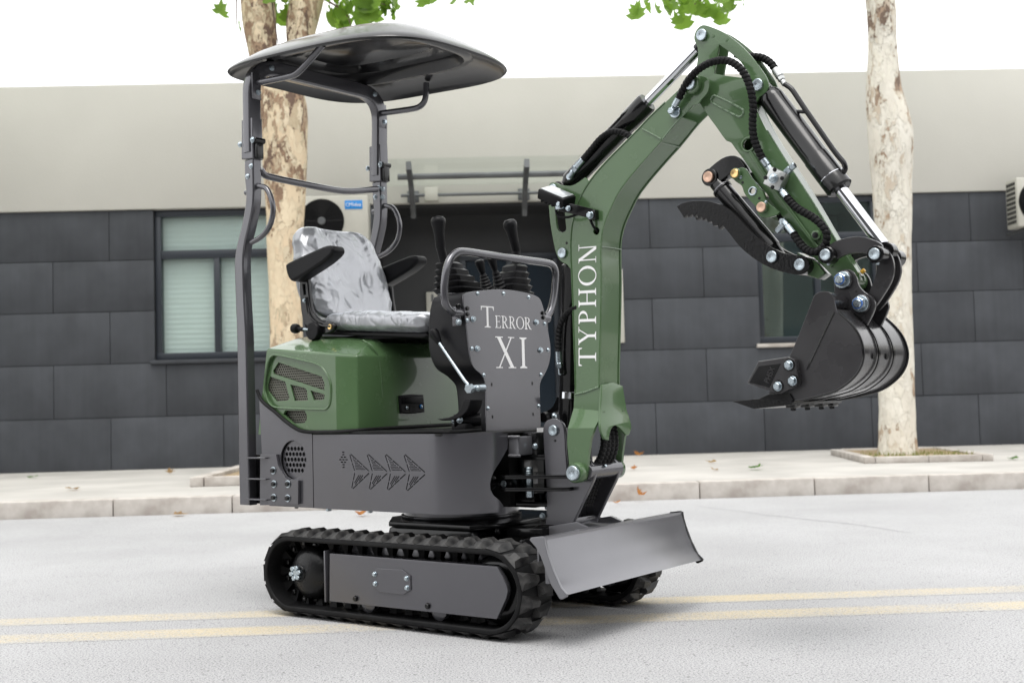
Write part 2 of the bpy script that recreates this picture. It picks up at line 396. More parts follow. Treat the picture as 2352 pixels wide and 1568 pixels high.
def ribbon(pts, w0):
    P = smooth3([(x, y, .0009) for x, y in pts], 10); V = []; F = []
    for i, p in enumerate(P):
        d = (P[min(i+1, len(P)-1)]-P[max(i-1, 0)]).normalized(); nrm = Vector((-d.y, d.x, 0)); ww = w0*(.35+1.2*abs(noise.noise(p*2.5)))
        p = p+nrm*noise.noise(p*3)*.03
        V += [p+nrm*ww, p-nrm*ww]
    for i in range(len(P)-1): F.append([2*i, 2*i+1, 2*i+3, 2*i+2])
    return mk(V, F)
tag(obj('road_crack', ribbon([(1.62, 8.75), (1.95, 7.9), (2.25, 7.3), (2.45, 6.7)], .012), 'crack'), kind='structure')
pv = tag(obj('pavement', box(-60, 60, 9.5, 14.3, -.05, .13, 0), 'concrete'), kind='structure')
ke = tag(empty('kerb', (0, 9.43, 0)), kind='structure')
km = box(-.4545, .4545, -.07, .069, -.05, .134, .012)
for k in range(-9, 10):
    o = obj('kerb_stone', km, 'kerb', ke, (1.76+.915*(k+.5), 0, random.uniform(-.002, .002))); o.rotation_euler = (0, 0, random.uniform(-.004, .004))
    o.location.y = random.uniform(-.003, .003)

# ------------------------------------------------------------------ building
M['cream'] = mat('cream_render', (.50, .49, .45), .9, spec=.2, var=.03, vscale=.8, bump=.25, bscale=45)
def stain(m, lo, hi):      # rain streaks that run down the wall
    n = m.node_tree.nodes; l = m.node_tree.links; b = n['Principled BSDF']; tc = n.new('ShaderNodeTexCoord')
    mp = n.new('ShaderNodeMapping'); mp.inputs['Scale'].default_value = (7, 1, .35); l.new(tc.outputs['Object'], mp.inputs['Vector'])
    t = n.new('ShaderNodeTexNoise'); t.inputs['Scale'].default_value = 2; t.inputs['Detail'].default_value = 7; l.new(mp.outputs[0], t.inputs['Vector'])
    r = n.new('ShaderNodeMapRange'); r.inputs['From Min'].default_value = .3; r.inputs['From Max'].default_value = .7; r.inputs['To Min'].default_value = lo; r.inputs['To Max'].default_value = hi
    l.new(t.outputs['Fac'], r.inputs['Value'])
    src = b.inputs['Base Color'].links[0].from_socket
    x = n.new('ShaderNodeMix'); x.data_type = 'RGBA'; x.blend_type = 'MULTIPLY'; x.inputs['Factor'].default_value = 1
    l.new(src, x.inputs['A']); l.new(r.outputs[0], x.inputs['B']); l.new(x.outputs['Result'], b.inputs['Base Color'])
M['panel'] = mat('slate_panel', (.056, .060, .068), .65, spec=.25, var=.12, vscale=2.2, bump=.2, bscale=70, rvar=.1)
stain(M['panel'], .93, 1.07)
def slab_tone(m, lo, hi):
    n = m.node_tree.nodes; l = m.node_tree.links; b = n['Principled BSDF']; oi = n.new('ShaderNodeObjectInfo')
    r = n.new('ShaderNodeMapRange'); r.inputs['To Min'].default_value = lo; r.inputs['To Max'].default_value = hi; l.new(oi.outputs['Random'], r.inputs['Value'])
    src = b.inputs['Base Color'].links[0].from_socket; x = n.new('ShaderNodeMix'); x.data_type = 'RGBA'; x.blend_type = 'MULTIPLY'; x.inputs['Factor'].default_value = 1
    l.new(src, x.inputs['A']); l.new(r.outputs[0], x.inputs['B']); l.new(x.outputs['Result'], b.inputs['Base Color'])
slab_tone(M['panel'], .88, 1.12)
M['frame'] = mat('window_frame_paint', (.022, .027, .036), .4)
M['blind'] = mat('white_blind', (.80, .82, .81), .6)
M['steel'] = mat('grey_steel', (.11, .115, .12), .5, metal=.3, var=.15)
M['acbody'] = mat('ac_casing', (.46, .45, .40), .5, var=.04)
WY = 14.118
bl = tag(empty('office_building', (0, WY, 0)), 'long flat-roofed building with cream upper wall and dark slate panels below', 'building')
ZD, ZT = 3.19, 4.69
# openings in the dark zone: x0, x1, z0, z1
OP = [(-3.74, -2.30, 1.41, ZD), (3.45, 4.94, 1.42, ZD), (-1.1, 1.25, .13, ZD)]
obj('upper_wall', box(-40, 40, -.03, .3, ZD+.004, ZT, .01), 'cream', bl)
obj('roof_slab', box(-40, 40, .3, 12, ZT-.35, ZT-.1, 0), 'cream', bl)
def wallpiece(x0, x1, z0, z1): return box(x0, x1, .04, .3, z0, z1, 0)
xs = sorted([-40, 40]+[v for o in OP for v in o[:2]]); wp = []
for a, b_ in zip(xs[:-1], xs[1:]):
    hit = [o for o in OP if o[0] <= (a+b_)/2 <= o[1]]
    if not hit: wp.append(wallpiece(a, b_, 0, ZD))
    elif hit[0][2] > .5: wp.append(wallpiece(a, b_, 0, hit[0][2]))
obj('wall', join(wp), 'dark', bl)
rows = [(.13, .745), (.745, 1.375), (1.375, 1.99), (1.99, 2.595), (2.595, ZD)]
G = .0035
for ri, (z0, z1) in enumerate(rows):
    joints = []
    off_l = -4.26 if ri % 2 == 0 else -4.92
    off_r = 2.16 if ri % 2 == 0 else 2.79
    js = sorted([off_l+1.31*k for k in range(-4, 4) if off_l+1.31*k < -.3] + [off_r+1.3*k for k in range(-1, 6) if off_r+1.3*k > .3])
    edges = [-9.5]+[j for j in js if -9.4 < j < 9.4]+[9.5]
    for a, b_ in zip(edges[:-1], edges[1:]):
        if b_-a < .12: continue
        segs = [(a, b_)]
        for o in OP:
            if o[2] < z1-.02 and o[3] > z0+.02:
                ns = []
                for s in segs:
                    if o[1] <= s[0] or o[0] >= s[1]: ns.append(s)
                    else:
                        if s[0] < o[0]: ns.append((s[0], o[0]))
                        if s[1] > o[1]: ns.append((o[1], s[1]))
                segs = ns
        for s in segs:
            if s[1]-s[0] < .05: continue
            ya = random.uniform(-.003, .003)
            obj('wall_panel', box(s[0]+G, s[1]-G, ya, .05, z0+G, z1-G, .0008), 'panel', bl)
def window(x0, x1, z0, z1, zt, blinds):
    wd = obj('window', join([box(x0, x0+.07, .06, .2, z0, z1, .004), box(x1-.07, x1, .06, .2, z0, z1, .004), box(x0, x1, .055, .2, z1-.075, z1-.002, .004), box(x0, x1, .055, .2, z0, z0+.08, .004),
                             box(x0+.07, x1-.07, .07, .19, zt-.05, zt+.05, .004), box((x0+x1)/2-.035, (x0+x1)/2+.035, .075, .185, z0+.08, zt-.05, .004)]), 'frame', bl)
    obj('window_sill', box(x0-.05, x1+.05, -.04, .06, z0-.05, z0-.005, .006), 'kerb' if not blinds else 'panel', wd)
    xm = (x0+x1)/2
    for a, b_, c, d in ((x0+.07, xm-.035, z0+.08, zt-.05), (xm+.035, x1-.07, z0+.08, zt-.05), (x0+.07, x1-.07, zt+.05, z1-.075)):
        obj('pane', box(a, b_, .12, .128, c, d, 0), 'glass', wd)
        if blinds:
            n = int((d-c)/.03); V = []; F = []
            for k in range(n+1):
                z = c+(d-c)*k/n; V += [(a, .17+(.003 if k % 2 else 0), z), (b_, .17+(.003 if k % 2 else 0), z)]
            for k in range(n): F.append([2*k, 2*k+1, 2*k+3, 2*k+2])
            obj('blind', mk(V, F, 10), 'blind', wd)
    obj('window_recess', join([box(x0-.02, x1+.02, 1.6, 1.65, z0, z1, 0), box(x0-.02, x0, .2, 1.6, z0, z1, 0), box(x1, x1+.02, .2, 1.6, z0, z1, 0), box(x0, x1, .2, 1.6, z0-.02, z0, 0), box(x0, x1, .2, 1.6, z1, z1+.02, 0)]), 'roomw', wd)
    return wd
M['roomw'] = mat('room_wall', (.22, .27, .27), .8)
window(-3.74, -2.30, 1.41, ZD-.003, 2.66, True)
window(3.45, 4.94, 1.42, ZD-.003, 2.70, False)
# entrance recess
M['recess'] = mat('recess_panel', (.028, .029, .031), .6, var=.1, vscale=2)
ent = obj('entrance_recess', join([box(-1.1, 1.25, .75, .8, .13, ZD, 0), box(-1.13, -1.1, .05, .8, .13, ZD, 0), box(1.25, 1.28, .05, .8, .13, ZD, 0), box(-1.1, 1.25, .05, .75, ZD-.03, ZD, 0)]), 'recess', bl)
dr = obj('door', join([box(-.13, -.06, .69, .745, .13, 2.66, .004), box(1.03, 1.10, .69, .745, .13, 2.66, .004), box(-.13, 1.10, .685, .745, 2.58, 2.66, .004), box(.45, .52, .69, .745, .13, 2.58, .004)]), 'frame', bl)
M['doorg'] = mat('door_pane', (.018, .026, .036), .12)
for a in (-.055, .525): obj('door_pane', box(a, a+.5, .71, .72, .14, 2.575, 0), 'doorg', dr)
obj('notice_plate', box(-.56, -.42, .7, .745, 1.55, 2.2, .004), 'acbody', ent)
obj('plate_latch', box(-.5, -.47, .69, .70, 2.08, 2.17, .002), 'steel', ent)
obj('wall_sign', box(1.62, 1.815, -.03, .0, 1.47, 2.35, .004), 'acbody', bl)
# unseen building added behind the camera to darken what the paint reflects
M['oppwall'] = mat('opposite_wall', (.075, .072, .068), .8, var=.2, vscale=.5)
ob = tag(empty('added_building', (0, -6.2, 0)), 'dark two-storey building added across the street, unseen behind the viewpoint, for dark reflections', 'building')
obj('wall', box(-26, 26, -8, 0, 0, 7.6, .02), 'oppwall', ob)
obj('roof', box(-26.3, 26.3, -8.3, .35, 7.6, 7.9, .02), 'oppwall', ob)
for k in range(12):
    for z in (1.0, 4.4):
        wo = obj('window', box(-23.6+4*k, -21.6+4*k, -.02, .04, z, z+1.8, .01), 'frame', ob); obj('pane', box(-23.5+4*k, -21.7+4*k, .041, .05, z+.1, z+1.7, 0), 'doorg', wo)
# awning over the entrance
aw = tag(empty('entrance_awning', (0, WY, 0)), 'glass entrance awning on two grey steel brackets above the dark doorway', 'awning')
obj('glass_sheet', remap(box(-1.0, 1.3, -1.0, -.035, 3.40, 3.415, 0), lambda c: Vector((c.x, c.y, c.z+(.12*(-c.y-.03)/1.0)))), 'awnglass', aw)
for bx_ in (-.66, .66):
    br_ = obj('bracket', sweep(fillet([(bx_, -.04, 3.04), (bx_, -.1, 3.10), (bx_, -.55, 3.36), (bx_, -.97, 3.46)], .05), rrect(.10, .06, .01), ref=(1, 0, 0)), 'steel', aw)
    obj('wall_plate', box(bx_-.07, bx_+.07, -.045, -.031, 3.2, 3.34, .004), 'steel', br_)
obj('rail', cyl((-.8, -.7, 3.385), (1.25, -.7, 3.385), .035), 'steel', aw)
obj('rear_rail', cyl((-.8, -.14, 3.27), (1.25, -.14, 3.27), .02), 'steel', aw)
tag(obj('junction_box', box(-.52, -.36, WY-.16, WY-.031, 3.2, 3.36, .008), 'acbody'), 'small pale junction box fixed under the glass entrance awning', 'box')
# air conditioners
def ac_unit(loc, label):
    a = tag(empty('air_conditioner', loc), label, 'air conditioner', 'outdoor units on the wall')
    obj('casing', box(-.4, .4, -.3, 0, 0, .58, .02), 'acbody', a)
    fx, fz = -.13, .29
    bk = obj('fan_recess', cyl((fx, -.305, fz), (fx, -.29, fz), .255, 40), 'plastic', a)
    for k in range(9):
        r = .05+.0245*k
        obj('fan_guard_ring', sweep([(fx+r*math.cos(2*PI*i/36), -.312, fz+r*math.sin(2*PI*i/36)) for i in range(37)], circ(.0045, 6), cap=False), 'plastic', a)
    for k in range(6):
        an = PI*k/3; obj('fan_guard_spoke', cyl((fx+.04*math.cos(an), -.316, fz+.04*math.sin(an)), (fx+.25*math.cos(an), -.316, fz+.25*math.sin(an)), .004, 6), 'plastic', a)
    obj('fan_hub', cyl((fx, -.33, fz), (fx, -.3, fz), .045, 20, .008), 'steel', a)
    bd = obj('badge', box(.135, .335, -.306, -.299, .42, .52, .003), 'blue', a)
    cu = bpy.data.curves.new('t', 'FONT'); cu.body = 'Midea'; cu.size = .058; cu.align_x = 'CENTER'; cu.extrude = .0006
    to = bpy.data.objects.new('t', cu); me = bpy.data.meshes.new_from_object(to); bpy.data.objects.remove(to); me.materials.clear()
    obj('lettering', remap(me, lambda c: Vector((.25+c.x, -.3075-c.z, .452+c.y))), 'white', bd)
    obj('logo_ring', sweep([(.166+.017*math.cos(t), -.3075, .47+.02*math.sin(t)) for t in [R(40+20*i) for i in range(15)]], circ(.0025, 6)), 'white', bd)
    for i in range(4):
        for j in range(9): obj('side_vent', box(-.405, -.396, -.255+.058*i, -.213+.058*i, .05+.056*j, .088+.056*j, .001), 'dark', a)
    obj('wall_bracket', join([box(-.3, -.26, -.3, .33, -.035, -.003, .003), box(.26, .3, -.3, .33, -.035, -.003, .003)]), 'steel', a)
    obj('refrigerant_pipe', tube([(.41, -.1, .12), (.5, -.08, .1), (.52, .0, -.2), (.5, .1, -.9)], .018, 8, fil=.05), 'plastic', a)
    return a
ac_unit((-1.545, 13.78, 2.62), 'pale outdoor air conditioner with round fan grille and blue badge behind the seat')
ac_unit((6.80, 13.88, 2.68), 'pale outdoor air conditioner at the right edge of the picture, side vents showing')

# ------------------------------------------------------------------ trees
def bark_mat(name, ramp, z0, z1, lo, hi):
    m = mat(name, ramp[0][1], .85, spec=.2); n = m.node_tree.nodes; l = m.node_tree.links; b = n['Principled BSDF']; tc = n.new('ShaderNodeTexCoord')
    mp = n.new('ShaderNodeMapping'); mp.inputs['Scale'].default_value = (1, 1, .5); l.new(tc.outputs['Object'], mp.inputs['Vector'])
    ds = n.new('ShaderNodeTexNoise'); ds.inputs['Scale'].default_value = 5; ds.inputs['Detail'].default_value = 6; ds.inputs['Roughness'].default_value = .65; l.new(mp.outputs[0], ds.inputs['Vector'])
    sc1 = n.new('ShaderNodeVectorMath'); sc1.operation = 'MULTIPLY_ADD'; sc1.inputs[1].default_value = (.42, .42, .42); l.new(ds.outputs['Color'], sc1.inputs[0]); l.new(mp.outputs[0], sc1.inputs[2])
    sx = n.new('ShaderNodeSeparateXYZ'); l.new(tc.outputs['Object'], sx.inputs[0])
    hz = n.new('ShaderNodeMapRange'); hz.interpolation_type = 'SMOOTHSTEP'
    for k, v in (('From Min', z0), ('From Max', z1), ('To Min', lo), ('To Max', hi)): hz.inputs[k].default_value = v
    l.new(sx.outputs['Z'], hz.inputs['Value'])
    vals = []
    for scl, wgt in ((8, .5), (19, .5)):
        v = n.new('ShaderNodeTexVoronoi'); v.feature = 'SMOOTH_F1'; v.inputs['Smoothness'].default_value = .12; v.inputs['Scale'].default_value = scl; l.new(sc1.outputs[0], v.inputs['Vector'])
        c = n.new('ShaderNodeSeparateColor'); l.new(v.outputs['Color'], c.inputs[0])
        mu = n.new('ShaderNodeMath'); mu.operation = 'MULTIPLY'; mu.inputs[1].default_value = wgt; l.new(c.outputs[0], mu.inputs[0]); vals.append(mu.outputs[0])
    ad = n.new('ShaderNodeMath'); l.new(vals[0], ad.inputs[0]); l.new(vals[1], ad.inputs[1])
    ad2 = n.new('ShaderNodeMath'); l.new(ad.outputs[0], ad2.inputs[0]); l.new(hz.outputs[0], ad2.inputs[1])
    fn = n.new('ShaderNodeTexNoise'); fn.inputs['Scale'].default_value = 40; fn.inputs['Detail'].default_value = 6; l.new(mp.outputs[0], fn.inputs['Vector'])
    ad3 = n.new('ShaderNodeMath'); ad3.operation = 'MULTIPLY_ADD'; ad3.inputs[1].default_value = .12; l.new(fn.outputs['Fac'], ad3.inputs[0]); l.new(ad2.outputs[0], ad3.inputs[2])
    r = n.new('ShaderNodeValToRGB'); e = r.color_ramp.elements
    e[0].position = ramp[0][0]; e[0].color = (*ramp[0][1], 1); e[1].position = ramp[-1][0]; e[1].color = (*ramp[-1][1], 1)
    for p, c in ramp[1:-1]: q = e.new(p); q.color = (*c, 1)
    l.new(ad3.outputs[0], r.inputs[0]); l.new(r.outputs[0], b.inputs['Base Color'])
    bp = n.new('ShaderNodeBump'); bp.inputs['Strength'].default_value = .8; bp.inputs['Distance'].default_value = .03
    l.new(ad3.outputs[0], bp.inputs['Height']); l.new(bp.outputs[0], b.inputs['Normal'])
    return m
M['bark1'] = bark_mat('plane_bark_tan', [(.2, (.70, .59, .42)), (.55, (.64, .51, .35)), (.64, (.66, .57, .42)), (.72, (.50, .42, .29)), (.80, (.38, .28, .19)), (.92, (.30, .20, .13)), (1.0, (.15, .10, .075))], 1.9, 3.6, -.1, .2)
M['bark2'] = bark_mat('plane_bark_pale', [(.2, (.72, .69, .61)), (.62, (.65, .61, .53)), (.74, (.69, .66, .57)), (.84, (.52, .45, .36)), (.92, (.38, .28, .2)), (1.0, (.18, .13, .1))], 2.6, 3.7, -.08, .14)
def leaf_mat(name, c1, c2):
    m = mat(name, c1, .5, spec=.3, col2=c2, vscale=1.3); n = m.node_tree.nodes; l = m.node_tree.links; b = n['Principled BSDF']; out = n['Material Output']
    tl = n.new('ShaderNodeBsdfTranslucent'); tl.inputs[0].default_value = (c2[0]*1.6, c2[1]*1.6, c2[2]*1.2, 1)
    x = n.new('ShaderNodeMixShader'); x.inputs[0].default_value = .45; l.new(b.outputs[0], x.inputs[1]); l.new(tl.outputs[0], x.inputs[2]); l.new(x.outputs[0], out.inputs['Surface']); return m
M['leaf'] = leaf_mat('plane_leaf', (.085, .16, .025), (.17, .29, .045))
LEAF = [(.0, -.08), (.16, -.10), (.30, -.02), (.46, .10), (.30, .20), (.44, .42), (.24, .38), (.13, .44), (.06, .66), (0, .82), (-.07, .62), (-.14, .43), (-.26, .40), (-.45, .40), (-.31, .19), (-.47, .08), (-.30, -.03), (-.15, -.1)]
def leaf_verts(s, droop=.25):
    V = [Vector((0, .2*s, 0))]
    for x, y in LEAF: V.append(Vector((x*s, y*s, -droop*s*(x*x*1.6+max(0, y-.2)**2))))
    F = [[0, i, i+1 if i < len(LEAF) else 1] for i in range(1, len(LEAF)+1)]
    return V, F
def trunk_mesh(path, seed, segs=40, sub=10, bump=.03):
    """path of (x,y,z,r)"""
    P = catmull([Vector(p) for p in path], sub, False, 170); V = []; F = []
    for i, p in enumerate(P):
        for k in range(segs):
            a = 2*PI*k/segs; r = p[3]
            q = Vector((math.cos(a)*2, math.sin(a)*2, p[2]*1.6+seed))
            r *= 1+bump*2.2*noise.noise(q)+bump*1.5*noise.noise(q*2.7)
            V.append((p[0]+r*math.cos(a), p[1]+r*math.sin(a), p[2]))
    for i in range(len(P)-1):
        for k in range(segs): F.append([i*segs+k, i*segs+(k+1) % segs, (i+1)*segs+(k+1) % segs, (i+1)*segs+k])
    F.append([(len(P)-1)*segs+k for k in range(segs)])
    return mk(V, F, 60)
LV, LF = leaf_verts(1.0)
def crown_mesh(center, rx, ry, rz, n, zmin, rng):
    V = []; F = []; cl = [Vector((rng.uniform(-1, 1), rng.uniform(-1, 1), rng.uniform(-1, 1))) for _ in range(26)]
    cl = [c for c in cl if c.length < 1.1]
    k = 0
    while k < n:
        c = rng.choice(cl); p = c+Vector((rng.gauss(0, .2), rng.gauss(0, .2), rng.gauss(0, .17)))
        q = Vector((center[0]+p.x*rx, center[1]+p.y*ry, center[2]+p.z*rz)); k += 1
        if q.z < zmin: continue
        rot = Matrix.Rotation(rng.uniform(0, 2*PI), 3, 'Z') @ Matrix.Rotation(rng.uniform(.3, 2.2), 3, 'X')
        s = rng.uniform(.13, .2); b = len(V)
        V += [q+rot @ (v*s) for v in LV]; F += [[b+i for i in f] for f in LF]
    return mk(V, F, 90, recalc=False)
M['twig'] = mat('twig_bark', (.12, .085, .06), .8)
def tree(name, label, base, limbs, leaves, bark, seed, cc, twigs=()):
    rng = random.Random(seed)
    t = tag(empty(name, base), label, 'tree', 'plane trees along the pavement')
    tr = obj('trunk', trunk_mesh(limbs[0], seed), bark, t)
    for lb in limbs[1:]: obj('limb', trunk_mesh(lb, seed+3, 24, 8, .04), bark, t)
    for p in rng.sample(range(40), 8):
        a = 2*PI*p/40; q0 = Vector(rng.choice(limbs[1:])[-2][:3]) if len(limbs) > 1 else Vector(limbs[0][-1][:3])
        e = q0+Vector((math.cos(a)*1.6, math.sin(a)*1.4, rng.uniform(.6, 1.8)))
        mid = (q0+e)/2+Vector((0, 0, .3)); obj('branch', sweep(smooth3([q0+Vector((0, 0, .15)), mid, e], 6), circ(.03, 7)), bark, t)
    for tw in twigs:
        P = smooth3([(x-base[0], y-base[1], z-base[2]) for x, y, z in tw], 5); n_ = len(P)
        obj('twig', sweep(P, lambda i, s, n_=n_: circ(.014*(1-.75*i/n_), 6)), 'twig', t)
    cr = obj('crown', crown_mesh(cc[0], *cc[1], cc[3], cc[2], rng), 'leaf', t); cr['kind'] = 'stuff'
    lm = bpy.data.meshes.new('leaf'); lm.from_pydata([tuple(v) for v in LV], [], LF); lm = finish(lm, 90, False); lm.materials.append(M['leaf'])
    for (x, z, s, a) in leaves:
        o = bpy.data.objects.new('leaf', lm); C.objects.link(o); o.parent = t; o.location = (x-base[0], rng.uniform(-.5, .3), z-base[2]); o.scale = (s, s, s)
        o.rotation_euler = (R(rng.uniform(70, 130)), R(rng.uniform(-25, 25)), R(a))
    return t
rng = random.Random(4)
def spray(x0, x1, z0, z1, n): return [(rng.uniform(x0, x1), rng.uniform(z0, z1), rng.uniform(.17, .27), rng.uniform(-180, 180)) for _ in range(n)]
tree('plane_tree', 'mottled tan plane tree trunk forking above the canopy, behind the machine', (-1.78, 11.5, .13),
     [[(-.02, 0, 0, .21), (0, 0, .4, .17), (-.01, 0, 1.65, .155), (0, 0, 2.5, .18), (.01, 0, 3.4, .225), (-.01, 0, 3.75, .205), (-.01, 0, 3.98, .09)],
      [(-.09, 0, 3.55, .13), (-.18, 0, 4.05, .13), (-.215, .02, 4.45, .16), (-.3, .05, 5.3, .15), (-.5, .1, 6.6, .1)],
      [(.06, 0, 3.55, .12), (.155, .02, 4.08, .118), (.21, .05, 4.5, .155), (.36, .08, 5.1, .165), (.8, .1, 6.5, .1)]],
     spray(-2.3, -2.2, 4.48, 4.75, 4)+spray(-1.98, -1.72, 4.6, 4.8, 9)+spray(-1.3, -.9, 4.55, 4.85, 30)+spray(-1.0, -.62, 4.52, 4.8, 22)+spray(-1.3, -1.15, 4.45, 4.55, 3)+spray(-.5, -.3, 4.7, 4.8, 3)+spray(-.08, .12, 4.64, 4.78, 5), 'bark1', 11,
     ((-.8, .5, 8.2), (2.8, 2.2, 1.2), 4.92, 800),
     [[(-2.25, 11.5, 5.3), (-2.2, 11.4, 4.85), (-2.2, 11.4, 4.5)], [(-1.5, 11.4, 5.2), (-1.2, 11.3, 4.95), (-1.0, 11.3, 4.72), (-.75, 11.3, 4.65)], [(-1.35, 11.4, 4.75), (-1.15, 11.35, 4.6), (-1.08, 11.3, 4.42)], [(-.9, 11.4, 5.3), (-.6, 11.3, 4.95), (-.5, 11.3, 4.75)], [(-.5, 11.5, 5.3), (-.1, 11.4, 5.0), (.02, 11.4, 4.8)], [(-1.84, 11.3, 4.95), (-1.83, 11.3, 4.6), (-1.8, 11.4, 4.3)]])
tree('plane_tree', 'unseen plane tree added beyond the left edge of the picture to shade the wall', (-7.9, 11.5, .13),  # extra tree added out of view, its dense crown shades the left wall
     [[(0, 0, 0, .22), (0, 0, .5, .18), (.02, 0, 2.2, .17), (0, 0, 3.4, .2), (.05, 0, 4.6, .15)], [(0, 0, 3.2, .12), (.6, 0, 4.4, .1), (1.5, .1, 5.6, .06)], [(0, 0, 3.2, .12), (-.6, .1, 4.5, .1), (-1.4, .1, 5.8, .06)]],
     [], 'bark1', 37, ((-.3, -.3, 6.4), (2.3, 2.4, 1.3), 5.3, 5000))
tree('plane_tree', 'pale plane tree trunk rising from a stone-edged bed behind the bucket', (4.2, 11.75, .15),
     [[(.0, 0, 0, .2), (.01, 0, .25, .178), (.03, 0, 1.0, .168), (.055, 0, 1.95, .165), (.06, 0, 2.7, .195), (.07, 0, 3.25, .222), (.02, 0, 3.75, .165), (.035, 0, 4.15, .14), (.02, 0, 4.7, .145), (-.05, .1, 5.6, .13), (-.2, .2, 7.0, .08)],
      [(.04, 0, 4.6, .09), (.35, .1, 5.3, .08), (.9, .2, 6.4, .05)]],
     spray(1.7, 1.9, 4.64, 4.75, 4)+spray(1.98, 2.5, 4.52, 4.75, 24)+spray(2.4, 2.8, 4.62, 4.78, 14)+spray(3.35, 3.45, 4.68, 4.75, 1), 'bark2', 23,
     ((-.2, .2, 7.4), (2.6, 2.2, 1.4), 4.95, 1100),
     [[(3.2, 11.6, 5.6), (2.6, 11.5, 5.1), (2.2, 11.5, 4.75), (1.75, 11.4, 4.7)], [(2.5, 11.5, 5.0), (2.4, 11.4, 4.75), (2.15, 11.4, 4.56)], [(3.4, 11.6, 5.4), (3.2, 11.6, 5.0), (3.15, 11.6, 4.82)]])
# tree bed edging
bed = tag(empty('tree_bed', (3.66, 11.12, .13), R(-7)), 'low pale stone edging around the soil of the right-hand tree', 'planter')
obj('soil', box(.1, 1.08, .1, 1.72, 0, .05, .01), 'soil', bed)
for a in ((0, .1), (1.08, 1.18)):
    for k in range(2): obj('edging_stone', box(a[0], a[1], .91*k+.004, .91*(k+1)-.004, 0, .065+random.uniform(-.004, .004), .008), 'kerb', bed)
for k in range(2): obj('edging_stone', box(.104+k*.488, .588+k*.488, 0, .1, 0, .065+random.uniform(-.004, .004), .008), 'kerb', bed)
for k in range(2): obj('edging_stone', box(.104+k*.488, .588+k*.488, 1.72, 1.82, 0, .065, .008), 'kerb', bed)
bed2 = tag(empty('tree_bed', (-1.8, 11.6, .13)), 'low pale stone edging around the soil of the left-hand tree', 'planter')
obj('soil', box(-.6, .6, -.9, 1.0, 0, .05, .01), 'soil', bed2)
for a in ((-.72, -.6, -1.0, 1.15), (.6, .72, -1.0, 1.15)):
    for k in range(3): obj('edging_stone', box(a[0], a[1], a[2]+k*.717+.004, a[2]+(k+1)*.717-.004, 0, .085, .01), 'kerb', bed2)
for k in range(2): obj('edging_stone', box(-.59+k*.6, .0+k*.6, -1.0, -.89, 0, .085, .01), 'kerb', bed2)
# weeds in the right bed
M['weed'] = leaf_mat('weed_leaf', (.07, .13, .03), (.2, .2, .06))
def weeds(n, x0, x1, y0, y1, rng):
    V = []; F = []
    for _ in range(n):
        x, y = rng.uniform(x0, x1), rng.uniform(y0, y1); h = rng.uniform(.02, .06); a = rng.uniform(0, 6.28); dx, dy = math.cos(a), math.sin(a); ln = rng.uniform(.2, .9)
        b = len(V); V += [(x-dy*.004, y+dx*.004, .05), (x+dy*.004, y-dx*.004, .05), (x+dx*h*ln, y+dy*h*ln, .05+h)]; F.append([b, b+1, b+2])
    return mk(V, F, 90, False)
wd_ = obj('weeds', weeds(380, .12, 1.06, .12, .8, rng), 'weed', bed); wd_['kind'] = 'stuff'
# fallen leaves
M['dead'] = leaf_mat('dead_leaf_orange', (.30, .10, .03), (.36, .16, .05)); M['dead2'] = leaf_mat('dead_leaf_brown', (.24, .15, .08), (.30, .20, .1)); M['fresh'] = leaf_mat('fallen_leaf_green', (.05, .12, .03), (.09, .18, .04))
def curled(s, lift, seed):
    r_ = random.Random(seed); V, F = leaf_verts(s, 0)
    for v in V:
        v.x *= r_.uniform(.75, 1.05); v.y *= r_.uniform(.85, 1.05)
        v.z = lift*s*((v.x/s-.1)**2*2.0+abs(v.y/s-.3)*.7)*r_.uniform(.6, 1.2)+.003+r_.uniform(0, .05*s)
    return mk(V, F, 90, False)
FL = [(1.26, 9.24, .006, .10, 1.5, 'dead', 'curled orange leaf standing in the gutter just right of the boom'), (1.09, 9.08, .006, .07, .6, 'dead', 'flat small orange leaf in the gutter beside the curled one'),
      (-.84, 8.74, .006, .11, .8, 'dead', 'orange leaf on the road seen between the chassis and the track'), (-2.3, 9.2, .006, .14, .2, 'dead2', 'flat yellowish leaf by the kerb left of the rear post'),
      (1.9, 13.7, .133, .15, .9, 'dead', 'orange leaf at the foot of the slate wall right of the boom'), (2.55, 10.7, .133, .18, .5, 'fresh', 'green leaf lying on the pavement below the bucket'),
      (1.47, 11.2, .133, .09, .8, 'dead', 'orange leaf on the pavement just behind the boom foot'), (2.15, 10.7, .133, .09, .4, 'dead2', 'tiny brown leaf on the pavement left of the green leaf'),
      (2.4, 11.9, .133, .13, .5, 'dead2', 'brown leaf on the pavement between the wall and the green leaf'), (-4.7, 12.9, .133, .16, .3, 'fresh', 'green leaf on the pavement at the left edge of the picture'),
      (-3.3, 12.9, .133, .13, .8, 'dead2', 'brown leaf on the pavement below the left window'), (-3.55, 10.6, .133, .16, .3, 'dead2', 'tan leaf near the kerb at the far left'),
      (-2.55, 12.9, .133, .12, .8, 'dead2', 'brown leaf at the wall foot left of the rear post'), (5.05, 11.1, .133, .14, .3, 'fresh', 'green leaf beside the right end of the tree bed')]
for i, (x, y, z, s, lf, m_, lb) in enumerate(FL):
    o = tag(obj('fallen_leaf', curled(s, lf, i), m_, None, (x, y, z)), lb, 'leaf', 'fallen leaves'); o.rotation_euler = (0, 0, i*1.7)
    if i == 0: o.rotation_euler = (R(50), 0, .6); o.location.z = .03
